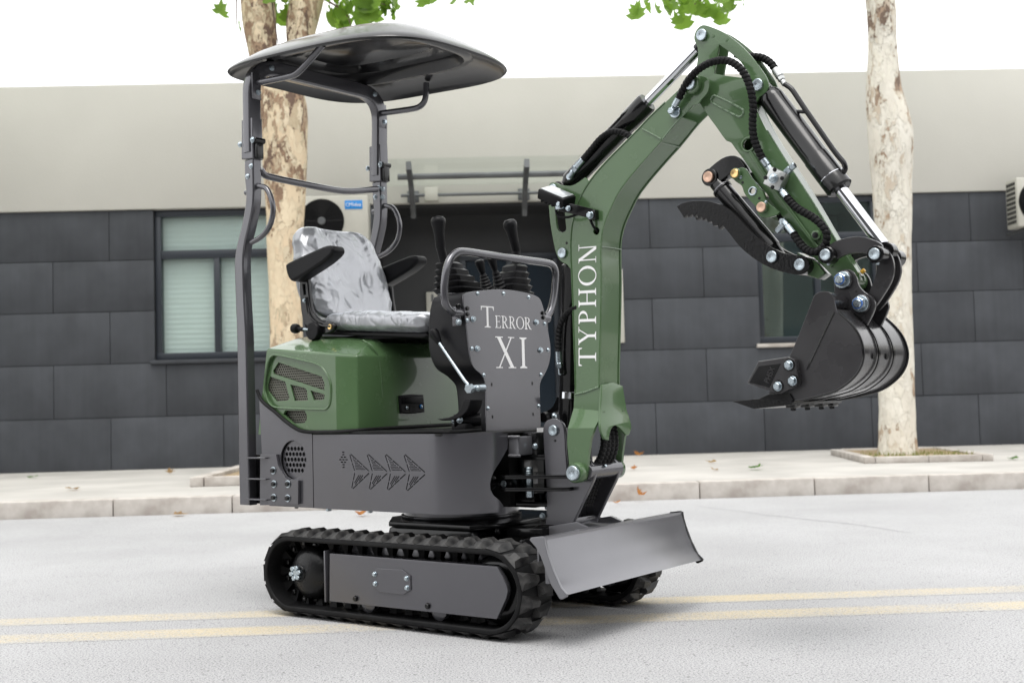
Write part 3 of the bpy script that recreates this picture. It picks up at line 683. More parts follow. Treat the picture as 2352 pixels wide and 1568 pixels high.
# ------------------------------------------------------------------ excavator: undercarriage
ex = tag(empty('mini_excavator', (-.0592, 4.6912, 0), -.7147), 'green and charcoal tracked mini excavator with canopy, boom, thumb and bucket, parked on the road', 'excavator')
DL = .0417            # the undercarriage is turned a little against the upper structure
def low(o): o.rotation_euler = (0, 0, DL); return o
ZC, RB, XC = .1645, .1425, .483
def stad(r, n=20):
    o = [(-XC, ZC+r), (XC, ZC+r)]
    o = []
    for k in range(n+1): a = PI/2-PI*k/n; o.append((XC+r*math.cos(a), ZC+r*math.sin(a)))
    for k in range(n+1): a = -PI/2-PI*k/n; o.append((-XC+r*math.cos(a), ZC+r*math.sin(a)))
    return o
LOOP = 4*XC+2*PI*RB
def loop_at(s):
    s %= LOOP
    if s < 2*XC: return (-XC+s, ZC+RB), 0
    s -= 2*XC
    if s < PI*RB: a = s/RB; return (XC+RB*math.sin(a), ZC+RB*math.cos(a)), a
    s -= PI*RB
    if s < 2*XC: return (XC-s, ZC-RB), PI
    s -= 2*XC; a = PI+s/RB; return (-XC+RB*math.sin(a), ZC+RB*math.cos(a)), a
def lug_mesh():
    # chunky paddle: long root, narrower crest, leaning outward (local x along travel, y across, z out)
    V = [(-.033, -.044, 0), (.033, -.044, 0), (.023, .045, 0), (-.015, .045, 0), (-.019, -.012, .019), (.010, -.008, .023), (.011, .036, .023), (-.006, .041, .021),
         (-.014, -.030, .008), (.010, -.030, .009)]
    return mk(V, [[4, 5, 6, 7], [0, 1, 9, 8], [8, 9, 5, 4], [1, 2, 6, 5, 9], [2, 3, 7, 6], [3, 0, 8, 4, 7]], 20)
LUG = lug_mesh(); LUG.materials.append(M['tread'])
def guide_mesh():
    V = [(-.02, -.018, 0), (.02, -.018, 0), (.02, .018, 0), (-.02, .018, 0), (-.008, -.01, .042), (.008, -.01, .042), (.008, .01, .042), (-.008, .01, .042)]
    return mk(V, [[4, 5, 6, 7], [0, 1, 5, 4], [1, 2, 6, 5], [2, 3, 7, 6], [3, 0, 4, 7]], 20)
GUIDE = guide_mesh(); GUIDE.materials.append(M['rubber'])
NP = 37
for side in (-1, 1):
    yo, yi = side*.465, side*.285; ym = (yo+yi)/2
    ya, yb = min(yo, yi), max(yo, yi)
    outer = catmull(stad(RB), 1); inner = stad(RB-.02)
    # wavy rubber belt: the lower run sags a little between the rollers
    me = plate2d([tuple(p) for p in stad(RB, 24)], [stad(RB-.019, 24)], .18, .005, 2)
    tr = low(obj('track', remap(me, lambda c: Vector((c.x, ym+c.z, c.y))), 'rubber', ex))
    for k in range(NP):
        for row in (0, 1):
            (x, z), a = loop_at((k+.5*row)*LOOP/NP)
            o = bpy.data.objects.new('tread_lug', LUG); C.objects.link(o); o.parent = tr
            y = ym+(side*.046 if row == 0 else -side*.046)
            flip = (side < 0) == (row == 0)
            o.location = (x, y, z); o.rotation_euler = (0, a, 0); o.scale = (1, 1 if flip else -1, 1)
        (x, z), a = loop_at(k*LOOP/NP)
        o = bpy.data.objects.new('guide_lug', GUIDE); C.objects.link(o); o.parent = tr
        o.location = (x-math.sin(a)*.018, ym, z-math.cos(a)*.018); o.rotation_euler = (0, a+PI, 0)
    fr = low(obj('track_frame', join([side_plate([(-.262, .253), (.526, .251), (.548, .222), (.563, .195), (.568, .174), (.561, .150), (.545, .122), (.518, .077), (-.268, .076)], yo*.996-side*.02, yo*.996, bevel=.002),
                                      box(-.25, .5, min(yi, yo-side*.022), max(yi, yo-side*.022), .08, .25, .004), box(-.36, .45, min(yi, yi+side*.05), max(yi, yi+side*.05), .2, .282, .003),
                                      box(-.29, -.281, min(yo*.9, yo*1.005), max(yo*.9, yo*1.005), .072, .262, .002)]), 'grey', ex))
    OCT = [(-.032, .204), (-.012, .2135), (.105, .216), (.142, .197), (.142, .147), (.107, .128), (-.01, .1295), (-.035, .149)]
    cp = obj('cover_plate', side_plate(OCT, yo*.996, yo*.996+side*.005, bevel=.0012), 'grey', fr)
    for q in ((-.028, .192), (-.026, .158), (.126, .187), (.127, .154)): bolt(fr, (q[0], yo*.996+side*.005, q[1]), (0, side, 0), .0095)
    for q in ((-.13, .097), (.218, .0975)): bolt(fr, (q[0], yo*.996, q[1]), (0, side, 0), .0115, 'black')
    # drive wheel with domed motor cover and slotted nut
    dw = low(obj('drive_wheel', join([lathe((-.463, yi+side*.02, ZC), (-.463, yo, ZC), [(0, .115), (.012, .118), (.05, .118), (.06, .108)], 36)] +
             [box(-.463+.112*math.cos(2*PI*k/11)-.011, -.463+.112*math.cos(2*PI*k/11)+.011, min(ym-.02, ym+.02), max(ym-.02, ym+.02), ZC+.112*math.sin(2*PI*k/11)-.011, ZC+.112*math.sin(2*PI*k/11)+.011, .004) for k in range(11)]), 'black', ex))
    y0 = yo-side*.085
    obj('motor_cover', lathe((-.42, y0, ZC), (-.42, yo, ZC), [(0, .104), (.02, .103), (.035, .097), (.05, .085), (.06, .066), (.066, .04), (.068, .02)], 36), 'cast', dw)
    obj('hub_collar', cyl((-.444, y0+side*.045, ZC+.002), (-.444, yo-side*.012, ZC+.002), .033, 18, .004), 'cast', dw)
    hubs = []
    for k in range(6):
        a = PI*k/3+.2; q = Vector((-.45+.0205*math.cos(a), 0, ZC+.004+.0205*math.sin(a)))
        hubs.append(lathe((q.x, yo-side*.012, q.z), (q.x, yo+side*.003, q.z), [(0, .0108), (.012, .0108), (.015, .009)], 6, 25))
    hubs.append(cyl((-.45, yo-side*.012, ZC+.004), (-.45, yo+side*.0, ZC+.004), .0125, 14))
    obj('hub_nut', join(hubs), 'zinc', dw)
    iw = low(obj('idler_wheel', join([lathe((.478, ym-.04, ZC), (.478, ym+.04, ZC), [(0, .07), (.004, .1), (.02, .118), (.06, .118), (.076, .1), (.08, .07)], 36), box(.3, .48, min(yi, ym), max(yi, ym), .13, .2, .005)]), 'black', ex))
    for x in (-.1, .24):
        low(obj('track_roller', lathe((x, ym-.06, .076), (x, ym+.06, .076), [(0, .028), (.003, .034), (.008, .034), (.009, .026), (.03, .026), (.031, .032), (.089, .032), (.09, .026), (.111, .026), (.112, .034), (.117, .034), (.12, .028)], 28), 'grey', ex))
uf = low(obj('undercarriage_frame', join([top_plate([(-.24, -.14), (-.11, -.30), (.28, -.3), (.34, -.2), (.34, .2), (.28, .3), (-.11, .3), (-.24, .14)], .343, .361, bevel=.003), box(-.13, .28, -.29, .29, .14, .344, .02), box(-.25, -.12, -.13, .13, .16, .344, .01), box(.28, .46, -.26, -.22, .17, .27, .004), box(.28, .46, .22, .26, .17, .27, .004)]), 'black', ex))
obj('slew_ring', lathe((0, 0, .358), (0, 0, .42), [(0, .232), (.006, .236), (.014, .236), (.016, .226), (.062, .226)], 48), 'grey', uf)
obj('access_cover', join([box(.34, .5, -.16, .1, .31, .345, .004), box(.44, .46, -.22, .22, .2, .31, .004)]), 'black', uf)
for q in ((-.22, .3), (.05, .3), (.22, .3)): bolt(uf, (.342, q[0], .335), (1, 0, 0), .012, 'black')

# dozer blade
BP = [(.723, .355), (.7275, .335), (.736, .305), (.745, .278), (.757, .25), (.769, .224), (.784, .20), (.804, .178)]
back = [(p[0]-.012, p[1]-.002) for p in BP]
bo = catmull(BP, 3, False, 170); bb = catmull(back, 3, False, 170)
sec = [tuple(p) for p in bo]+[tuple(p) for p in bb[::-1]]
bld = low(obj('dozer_blade', join([side_plate(sec, -.456, .456, bevel=.0015), side_plate([(.668, .346), (.674, .352), (.7245, .3565), (.7245, .347), (.68, .338)], -.456, .456, bevel=.002), box(.66, .668, -.42, .42, .27, .35, .002), box(.69, .705, -.42, .42, .2, .3, .002)]), 'grey_lt', ex))
EP = [(.6655, .347), (.672, .355), (.714, .3605), (.7255, .357), (.7285, .335), (.737, .305), (.758, .25), (.785, .20), (.8065, .181), (.8045, .172), (.786, .163), (.779, .164), (.747, .2065), (.709, .294), (.6925, .322)]
for s in (-1, 1): obj('end_plate', side_plate(EP, s*.456, s*.468, bevel=.002), 'grey_lt' if s < 0 else 'black', bld)
for s in (-1, 1): obj('push_arm', join([sweep([(.70, s*.2, .26), (.5, s*.2, .25), (.32, s*.2, .2)], rrect(.05, .07, .006), ref=(0, 0, 1))]), 'black', bld)
obj('arm_gusset', join([side_plate([(.50, .25), (.69, .28), (.69, .345), (.62, .37), (.5, .35)], -.12, -.105, bevel=.002), side_plate([(.50, .25), (.69, .28), (.69, .345), (.62, .37), (.5, .35)], .105, .12, bevel=.002), top_plate([(.5, -.105), (.69, -.13), (.69, .13), (.5, .105)], .335, .345, bevel=.002)]), 'grey_lt', bld)
obj('lift_cylinder', join([cyl((.36, -.03, .27), (.55, -.03, .29), .03), cyl((.55, -.03, .29), (.68, -.03, .3), .016)]), 'black', bld)
# ------------------------------------------------------------------ excavator: chassis and hood
def interp(tab, t):
    tab = sorted(tab)
    if t <= tab[0][0]: return tab[0][1]
    for (a, b), (c, d) in zip(tab[:-1], tab[1:]):
        if t <= c: return b+(d-b)*(t-a)/(c-a)
    return tab[-1][1]
HB = [(-.758, .866), (-.73, .827), (-.656, .785), (-.576, .738), (-.505, .708), (-.442, .70)]
HBs = [tuple(p) for p in catmull(HB, 5, False, 170)]
SY = -.378
core = obj('chassis', join([box(-.72, .24, -.36, .36, .412, .686, .004), box(.24, .33, -.1, .36, .412, .686, .004), top_plate([(-.72, -.376), (.24, -.376), (.36, -.26), (.378, -.19), (.378, .19), (.36, .26), (.24, .376), (-.72, .376)], .684, .692, bevel=.001)]), 'dark', ex)
# rear corner panel with round louvre
hole = ell(-.551, .593, .077, n=36)
for s in (-1, 1):
    y = SY*-s
    rp = obj('rear_corner_panel', side_plate([(-.735, .43), (-.70, .406), (-.437, .4065), (-.436, .692), (-.442, .70)]+HBs[::-1], min(s*.372, s*.378), max(s*.372, s*.378), holes=[hole], bevel=.001), 'grey', core)
    hs_ = []
    for i in range(-3, 4):
        for j in range(-3, 4):
            x, z = -.551+i*.0205*1.0+(.0103 if j % 2 else 0)-.0, .593+j*.0215
            if (x+.551)**2+(z-.593)**2 < .062**2: hs_.append(ell(x, z, .0085, n=10))
    obj('round_louvre', side_plate(ell(-.551, .593, .0765, n=36), min(s*.362, s*.367), max(s*.362, s*.367), holes=hs_, bevel=.0006), 'grey', rp)
obj('rear_panel', front_plate([(-.372, .41), (.372, .41), (.372, .87), (-.372, .87)], -.741, -.735, bevel=.001), 'grey', core)
def arrow_holes(tx, tz):
    """one chevron: slit outline, dots in the upper half, bars in the lower half; tip at (tx,tz)"""
    hl = []
    A = Vector((tx-.112, tz+.072)); T = Vector((tx, tz)); B = Vector((tx-.104, tz-.070)); N = Vector((tx-.082, tz))
    def slit(p, q, w=.0021):
        d = (q-p).normalized(); nn = Vector((-d.y, d.x))*w; hl.append([tuple(p+nn), tuple(p-nn), tuple(q-nn), tuple(q+nn)])
    def seg(p, q, n, t0, t1):
        d = (q-p).normalized(); p2 = p+d*t0; q2 = q-d*t1; L = (q2-p2).length
        for k in range(n): slit(p2+d*(L*k/n+(.0022 if k else 0)), p2+d*(L*(k+1)/n-(.0022 if k < n-1 else 0)))
    seg(A, T, 3, .011, .007); seg(T, B, 3, .007, .011); seg(B, N, 2, .009, .005); seg(N, A, 2, .005, .009)
    def shrink(tri, f): c = sum(tri, Vector((0, 0)))/3; return [c+(p-c)*f for p in tri]
    up_ = shrink([A, T, N], .62); lo_ = shrink([B, T, N], .66)
    for i in range(40):
        for j in range(40):
            x = tx-.12+.0066*i+(.0033 if j % 2 else 0); z = tz-.002+.0058*j
            if inside((x, z), up_): hl.append(ell(x, z, .0024, n=6))
    for k in range(6):
        o = k*.0105; p = Vector((tx-.092+o, tz-.05+o*.2)); q = Vector((tx-.06+o*1.0, tz-.012))
        pts = [p+(q-p)*t/14 for t in range(15) if inside(p+(q-p)*t/14, lo_)]
        if len(pts) > 2: slit(pts[0], pts[-1], .0019)
    return hl
for s in (-1, 1):
    hl = []
    if s < 0:
        for tx in (-.116, -.021, .074, .171): hl += arrow_holes(tx, .551)
        for j in range(-3, 4):
            n_ = 3-abs(j)
            for i in range(max(1, n_)): hl.append([(-.26+(i-(n_-1)/2 if n_ else 0)*.017+dx*.006, .596+j*.0095+dz*.0022) for dx, dz in ((-1, -1), (1, -1), (1, 1), (-1, 1))])
    sp_ = obj('side_panel', side_plate([(-.4325, .406), (.19, .406), (.19, .692), (-.4325, .692)], min(s*.373, s*.378), max(s*.373, s*.378), holes=hl, bevel=.0005), 'grey', core)
    # rounded front corner with a cut-out for the swing bracket
    V = []; F = []; nz_ = 14; ns = 20
    prof = [(.406, -.21), (.43, -.195), (.44, -.20), (.456, -.235), (.484, -.254), (.517, -.256), (.555, -.238), (.595, -.20), (.634, -.163), (.692, -.163)]
    for iz in range(nz_+1):
        z = .406+(.286)*iz/nz_; ye = interp(prof, z)
        if ye < -.19: fe = math.acos((-.19-ye)/.188)*.188
        else: fe = .188*PI/2+(ye+.19)
        for k in range(ns+1):
            a = fe*k/ns
            for rr in (.188, .183):
                if a < .188*PI/2: ph = a/.188; p = (.19+rr*math.sin(ph), -.19-rr*math.cos(ph), z)
                else: p = (.19+rr, -.19+(a-.188*PI/2), z)
                V.append((p[0], p[1]*(-s), p[2]) if s > 0 else p)
    W2 = (ns+1)*2
    for iz in range(nz_):
        for k in range(ns):
            i0 = iz*W2+2*k; F.append([i0, i0+2, i0+W2+2, i0+W2]); F.append([i0+1, i0+W2+1, i0+W2+3, i0+3])
        i0 = iz*W2+2*ns; F.append([i0, i0+1, i0+W2+1, i0+W2])
    for k in range(ns):
        i0 = 2*k; F.append([i0, i0+1, i0+3, i0+2]); j0 = nz_*W2+2*k; F.append([j0, j0+2, j0+3, j0+1])
    obj('corner_panel', mk(V, F, 40), 'grey', core)
bolt(core, (-.39, -.34, .406), (0, 0, -1), .014); bolt(core, (-.16, -.34, .406), (0, 0, -1), .012); bolt(core, (-.58, -.34, .406), (0, 0, -1), .01, 'black')
sealp = [(-.762, SY-.005, .875)]+[(x, SY-.005, z+.002) for x, z in HBs]+[(-.3, SY-.003, .702), (-.205, SY+.012, .706), (-.185, -.33, .708), (-.182, -.2, .71), (-.182, .2, .712)]
obj('rubber_seal', tube(resample(sealp, .012), .0075, 10), 'rubber', core)
mat_o = [(-.235, -.372), (-.1, -.378), (.05, -.376), (.2, -.376), (.285, -.372), (.30, -.33), (.28, -.2), (.255, -.165), (.10, -.165), (-.17, -.17), (-.19, -.3)]
obj('floor_mat', remap(plate2d(catmull(mat_o, 4), [], .010, .003), lambda c: Vector((c.x, c.y, .70+c.z+.004*noise.noise(Vector((c.x*9, c.y*9, 0)))))), 'rubber', core)

# engine hood
def ring(z, wv, xr, xB, cx, cy, xf, tilt):
    h_ = [(xr, 0), (xr, -wv*.5), (xr, -wv+.03), (xr+.006, -wv), (xB, -wv), (cx, cy), (cx+.006, cy+.03), (xf, cy*.6), (xf, 0)]
    full = h_+[(x, -y) for x, y in h_[-2:0:-1]]
    return [(x, y, z-tilt*(x+.70)) for x, y in full]
RG = [ring(.694, .375, -.775, -.297, -.205, -.35, -.195, 0), ring(1.035, .375, -.712, -.297, -.205, -.35, -.195, .10), ring(1.043, .372, -.709, -.299, -.207, -.347, -.197, .10), ring(1.092, .245, -.665, -.335, -.25, -.235, -.245, .10),
      ring(1.103, .20, -.60, -.36, -.28, -.19, -.275, .10), ring(1.106, .1, -.55, -.4, -.33, -.09, -.32, .10)]
n_ = len(RG[0]); V = [v for r_ in RG for v in r_]; F = []
for i in range(len(RG)-1):
    for k in range(n_):
        if i == 0 and k == 3: continue      # right-hand side panel is a plate with openings
        F.append([i*n_+k, i*n_+(k+1) % n_, (i+1)*n_+(k+1) % n_, (i+1)*n_+k])
F.append([(len(RG)-1)*n_+k for k in range(n_)])
hood = obj('engine_hood', mk(V, F, 28), 'green', ex)
sub = hood.modifiers.new('b', 'BEVEL'); sub.width = .012; sub.segments = 3; sub.limit_method = 'ANGLE'; sub.angle_limit = R(22)
V1 = [(-.647, .984), (-.39, .918), (-.375, .894), (-.376, .863), (-.677, .939), (-.681, .952)]
V2 = [(-.702, .929), (-.608, .904), (-.583, .837), (-.598, .829), (-.663, .827), (-.716, .872), (-.718, .894)]
V3 = [(-.576, .892), (-.492, .877), (-.478, .866), (-.474, .826), (-.553, .827)]
V4 = [(-.457, .865), (-.376, .848), (-.377, .832), (-.392, .826), (-.439, .827)]
V5 = [(-.599, .789), (-.483, .787), (-.469, .771), (-.47, .751), (-.484, .738), (-.552, .737), (-.611, .774)]
RC = [(-.672, 1.012), (-.633, 1.012), (-.52, .992), (-.40, .966), (-.359, .938), (-.326, .887), (-.33, .82), (-.345, .797), (-.368, .79), (-.598, .799), (-.675, .808), (-.715, .851), (-.722, .905), (-.70, .98)]
RCs = [tuple(p) for p in catmull(RC, 4, True, 60)]
hp = obj('vent_side_panel', join([side_plate([(-.769, .694), (-.297, .694), (-.297, .9947), (-.706, 1.0356)], -.375, -.362, holes=[RCs, V5], bevel=.0008)]), 'green', hood)
obj('vent_surround', side_plate([((x+.53)*1.02-.53, (z-.9)*1.03+.9) for x, z in RCs], -.3645, -.358, holes=[V1, V2, V3, V4], bevel=.0012), 'green', hood)
obj('recess_lip', sweep([(x, -.3755, z) for x, z in RCs+RCs[:1]], circ(.0045, 8), cap=False), 'green', hood)
def honeycomb(polys, y, pitch=.0118):
    V = []; F = []; Rr = pitch/math.sqrt(3); dz = pitch*.866
    for j in range(0, 40):
        for i in range(0, 42):
            x = -.74+i*pitch+(pitch/2 if j % 2 else 0); z = .72+j*dz
            if not any(inside((x, z), p) or inside((x+.006, z), p) or inside((x-.006, z), p) or inside((x, z+.006), p) or inside((x, z-.006), p) for p in polys): continue
            b = len(V)
            for yy, rr in ((y, Rr), (y, Rr*.74), (y+.004, Rr*.74)):
                for k in range(6): a = PI/6+PI*k/3; V.append((x+rr*math.cos(a), yy, z+rr*math.sin(a)))
            for k in range(6):
                k2 = (k+1) % 6; F.append([b+k, b+k2, b+6+k2, b+6+k]); F.append([b+6+k, b+6+k2, b+12+k2, b+12+k])
    return mk(V, F, 30, False)
obj('grille_mesh', honeycomb([V1, V2, V3, V4, V5], -.355), 'mesh', hood)
obj('grille_backing', box(-.72, -.32, -.34, -.335, .70, 1.0, 0), 'dark', hood)
obj('seam_strip', sweep(smooth3([(-.205, -.214, .712), (-.197, -.225, .85), (-.197, -.236, .965), (-.21, -.255, 1.025), (-.25, -.272, 1.055)], 5), rrect(.006, .005, .0015), ref=(1, 0, 0)), 'green', hood)
la = obj('hood_latch', front_plate(catmull([(-.142, .835), (-.075, .84), (-.005, .837), (0, .767), (-.07, .763), (-.137, .766)], 3, True, 40), -.196, -.184, bevel=.004), 'plastic', hood)
obj('latch_pocket', box(-.186, -.1825, -.09, -.055, .775, .798, 0), 'dark', la)
obj('latch_paddle', box(-.186, -.178, -.128, -.012, .802, .83, .003), 'plastic', la)
bolt(la, (-.183, -.105, .787), (1, 0, 0), .007, 'dome'); o = bolt(la, (-.183, -.024, .79), (1, 0, 0), .0085, 'dome')
obj('lock_cap', cyl((-.184, -.024, .79), (-.1785, -.024, .79), .0085, 14), 'teal' if False else 'blue', la)

# post bracket
brk = obj('post_bracket', join([side_plate([(-.738, .614), (-.64, .614), (-.628, .572), (-.594, .53), (-.568, .515), (-.508, .513), (-.511, .42), (-.745, .408)], -.392, -.380, bevel=.0012)]), 'grey', ex)
for q in ((-.656, .55), (-.653, .496), (-.568, .498), (-.655, .442), (-.57, .442)): bolt(brk, (q[0], -.392, q[1]), MY, .0125, 'black' if True else 'zinc'); 
for q in ((-.656, .55), (-.653, .496), (-.568, .498), (-.655, .442), (-.57, .442)): obj('washer', cyl((q[0], -.393, q[1]), (q[0], -.3955, q[1]), .0155, 18, .0006), 'zinc', brk)
for z in (.432, .515, .60): obj('rib', box(-.815, -.69, -.405, -.36, z-.003, z+.003, .001), 'grey', brk)
obj('back_rib', box(-.815, -.74, -.352, -.346, .41, .61, .001), 'black', brk)

# ------------------------------------------------------------------ canopy
LE = [(-.8125, 1.83), (-.812, 1.75), (-.806, 1.70), (-.811, 1.645), (-.835, 1.565), (-.862, 1.505), (-.884, 1.44), (-.8885, 1.38), (-.885, 1.25), (-.88, 1.1), (-.88, .9), (-.88, .6), (-.879, .405)]
RE = [(-.756, 1.83), (-.756, 1.73), (-.757, 1.685), (-.764, 1.63), (-.79, 1.555), (-.815, 1.495), (-.829, 1.44), (-.832, 1.38), (-.829, 1.25), (-.82, 1.1), (-.818, .9), (-.816, .6), (-.8155, .405)]
prof_post = [tuple(p) for p in catmull(LE, 3, False, 170)]+[tuple(p) for p in catmull(RE, 3, False, 170)[::-1]]
for s in (-1, 1):
    y0, y1 = (-.39, -.345) if s < 0 else (.345, .39)
    po = obj('canopy_post', side_plate(prof_post, y0, y1, bevel=.006, res=3), 'grey', ex)
    # folding sleeve and hinge hardware
    obj('sleeve', side_plate([(-.826, 1.836), (-.822, 2.0), (-.752, 2.0), (-.75, 1.828)], y0-.004, y1+.004, bevel=.004, res=2), 'grey', po)
    obj('hinge_lug', join([cyl((-.742, y0-.004, 1.905), (-.742, y1+.004, 1.905), .012, 14), box(-.752, -.735, y0+.004, y1-.004, 1.83, 1.91, .003)]), 'black', po)
    obj('hinge_lug', cyl((-.835, y0+.002, 1.90), (-.835, y1-.002, 1.90), .010, 14), 'black', po)
    bolt(po, (-.835, y0-.002, 1.9), MY, .0125, 'dome'); bolt(po, (-.748, y0-.006, 1.905), MY, .0125, 'dome')
    bolt(po, (-.768, y0, 1.80), MY, .0115, 'dome'); bolt(po, (-.792, y0, 1.76), MY, .0115, 'dome')
    # grab handle
    ym = (y0+y1)/2
    H = [(-.775, 1.722), (-.735, 1.714), (-.70, 1.70), (-.674, 1.662), (-.66, 1.612), (-.672, 1.562), (-.70, 1.528), (-.745, 1.502), (-.80, 1.488)]
    obj('grab_handle', tube([(x, ym, z) for x, z in H], .0115, 14, sm=4), 'grey', po)
    obj('stop_pin', cyl((-.835, ym-.0, 1.70), (-.80, ym, 1.70), .011, 12), 'grey', po)
XF = -.786
top = [(XF, -.3675, 1.86), (XF, -.3675, 2.235), (XF+.015, .3675, 2.235), (XF, .3675, 1.86)]
cf = obj('canopy_frame', sweep(fillet(top, .13, 10), rrect(.064, .047, .008), ref=(1, 0, 0)), 'grey', ex)
for s in (-1, 1):
    y = s*.36
    obj('roof_strut', tube([(-.765, y, 2.152), (-.56, y, 2.14), (-.50, y, 2.145), (-.42, y, 2.185), (-.35, y, 2.225)] if s < 0 else [(-.755, y, 2.148), (-.55, y, 2.133), (-.50, y, 2.14), (-.475, y, 2.17), (-.468, y, 2.235)], .0135, 14, sm=5), 'grey', cf)
    obj('frame_tab', box(-.757, -.752, s*.3675-.022, s*.3675+.022, 2.08, 2.19, .001), 'grey', cf)
    bolt(cf, (-.752, s*.3675+.008, 2.11), (1, 0, 0), .0115, 'zinc'); bolt(cf, (-.735, s*.30, 2.222), (1, -.3, 0), .0115, 'zinc')
for dx in (-.02, .012): obj('bolt_hole', cyl((-.783+dx, -.3915, 2.06), (-.783+dx, -.390, 2.06), .0065, 12, .0003), 'dark', cf)
cb = obj('cross_bar', tube([(-.765, -.345, 1.79), (-.765, -.31, 1.768), (-.765, .02, 1.757), (-.765, .16, 1.762), (-.765, .33, 1.792)], .0145, 14, sm=4), 'grey', ex)
bolt(cb, (-.752, .355, 1.795), (1, -.5, 0), .012, 'dome'); bolt(cb, (-.752, .352, 1.755), (1, -.5, 0), .012, 'zinc')
# roof shell
RX, RA, RBB = -.481, .567, .435
def roof_ring(d, dz, n=72):
    o = []
    for k in range(n):
        t = 2*PI*k/n; c, s = math.cos(t), math.sin(t); e = 2/3.6
        a, b = RA-d, RBB-d
        x = a*math.copysign(abs(c)**e, c); y = b*math.copysign(abs(s)**e, s)
        zr = 2.224-.0535*x-.0195*(y/RBB)**2-.0075*(x/RA)**2
        o.append((RX+x, y, zr+dz))
    return o
top_p = [(0, 0), (-.004, .006), (.0, .014), (.03, .034), (.09, .070), (.16, .102), (.25, .128), (.34, .140), (.42, .144)]
bot_p = [(0, 0), (.006, -.002), (.02, .012), (.06, .032), (.118, .045), (.128, .036), (.150, .034), (.160, .044), (.170, .082), (.25, .098), (.27, .085), (.285, .098), (.36, .108), (.42, .110)]
def loft(rings, cap=True):
    n = len(rings[0]); V = [v for r_ in rings for v in r_]; F = []
    for i in range(len(rings)-1):
        for k in range(n): F.append([i*n+k, i*n+(k+1) % n, (i+1)*n+(k+1) % n, (i+1)*n+k])
    return V, F, n
rings = [roof_ring(*p) for p in bot_p[::-1]]+[roof_ring(*p) for p in top_p[1:]]
V, F, n_ = loft(rings); F.append(list(range(n_))); F.append([(len(rings)-1)*n_+k for k in range(n_)])
M['roof'] = mat('roof_plastic', (.0075, .0075, .0085), .3, spec=.3, coat=.45, coat_r=.1, rvar=.03)
obj('canopy_roof', mk(V, F, 42), 'roof', ex)

# ------------------------------------------------------------------ seat
st = obj('seat_base', join([side_plate([(-.60, 1.115), (-.40, 1.098), (.02, 1.07), (.03, 1.058), (0, 1.05), (-.28, 1.073), (-.6, 1.10)], -.2, .2, bevel=.005), box(-.5, -.05, -.16, .16, 1.06, 1.085, .004)]), 'plastic', ex)
def sup(a, b, n, e): 
    o = []
    for k in range(n):
        t = 2*PI*k/n; c, s = math.cos(t), math.sin(t); o.append((a*math.copysign(abs(c)**e, c), b*math.copysign(abs(s)**e, s)))
    return o
def wr(p, amp, sx=1):
    q = Vector(p)*.6; a = noise.noise(q*14)+.6*noise.noise(q*Vector((30, 30, 18)).x) if False else noise.noise(Vector((q.x*16, q.y*16, q.z*10)))
    b = 1-abs(noise.noise(Vector((q.x*22+4, q.y*30, q.z*20))))*2
    return max(-.009, amp*(.9*a+.35*b**3))
def backrest(off, amp, nl=34, ns=64):
    rings = []
    for i in range(nl+1):
        v = i/nl; zz = 1.165+.40*v
        cap = min(1, max(.0, (1-v)/.16)); capb = min(1, v/.10)
        shr = (1-(1-cap)**2.2)**.5 if cap < 1 else 1; shb = .75+.25*(1-(1-capb)**2)**.5 if capb < 1 else 1
        hw = (interp([(0, .195), (.2, .222), (.55, .225), (.8, .205), (1, .185)], v))*(.72+.28*shr)*shb
        th = interp([(0, .05), (.3, .062), (.7, .05), (1, .04)], v)*(.25+.75*shr)*shb
        cx = -.60-.115*v
        r_ = []
        for (yy, xx) in sup(hw+off, th+off, ns, .62):
            f = yy/(hw+off)
            if xx > 0: xx += -.022*(1-f*f)+.012*math.exp(-((abs(f)-.72)/.16)**2)+.006*math.cos(v*9.5)*(1-f*f)
            p = Vector((cx+xx, yy, zz))
            if amp: d = Vector((xx*2, yy*.4, 0)).normalized(); p += d*wr(p, amp)
            r_.append(tuple(p))
        rings.append(r_)
    V, F, n = loft(rings); F.append(list(range(n))); F.append([(len(rings)-1)*n+k for k in range(n)])
    return mk(V, F, 50 if not amp else 60)
def cushion(off, amp, nl=36, ns=56):
    rings = []
    for i in range(nl+1):
        v = i/nl; x = -.56+.60*v; ce = min(1, v/.1, (1-v)/.12); sh = (1-(1-ce)**2)**.5
        hw = interp([(0, .19), (.3, .222), (1, .225)], v)*(.8+.2*sh)+off; th = .036*(.35+.65*sh)+off
        zc = interp([(0, 1.15), (.25, 1.145), (1, 1.108)], v)
        r_ = []
        for (yy, zz) in sup(hw, th, ns, .6):
            f = yy/hw
            if zz > 0: zz += -.012*(1-f*f)
            p = Vector((x, yy, zc+zz))
            if amp and zz > -th*.6: p += Vector((0, f*.5, 1)).normalized()*wr(p, amp)
            r_.append(tuple(p))
        rings.append(r_)
    V, F, n = loft(rings); F.append(list(range(n))); F.append([(len(rings)-1)*n+k for k in range(n)])
    return mk(V, F, 60)
br = obj('seat_backrest', backrest(0, 0), 'vinyl', ex); obj('plastic_wrap', backrest(.015, .011, 90, 150), 'film', br)
cu_ = obj('seat_cushion', cushion(0, 0), 'vinyl', ex); obj('plastic_wrap', cushion(.013, .010, 100, 140), 'film', cu_)
AR = [(-.668, 1.387), (-.642, 1.397), (-.436, 1.439), (-.39, 1.438), (-.377, 1.425), (-.379, 1.408), (-.401, 1.392), (-.456, 1.367), (-.613, 1.316), (-.644, 1.325), (-.662, 1.357)]
obj('armrest', side_plate(catmull(AR, 3, True, 70), -.305, -.235, bevel=.012, res=3), 'plastic', ex)
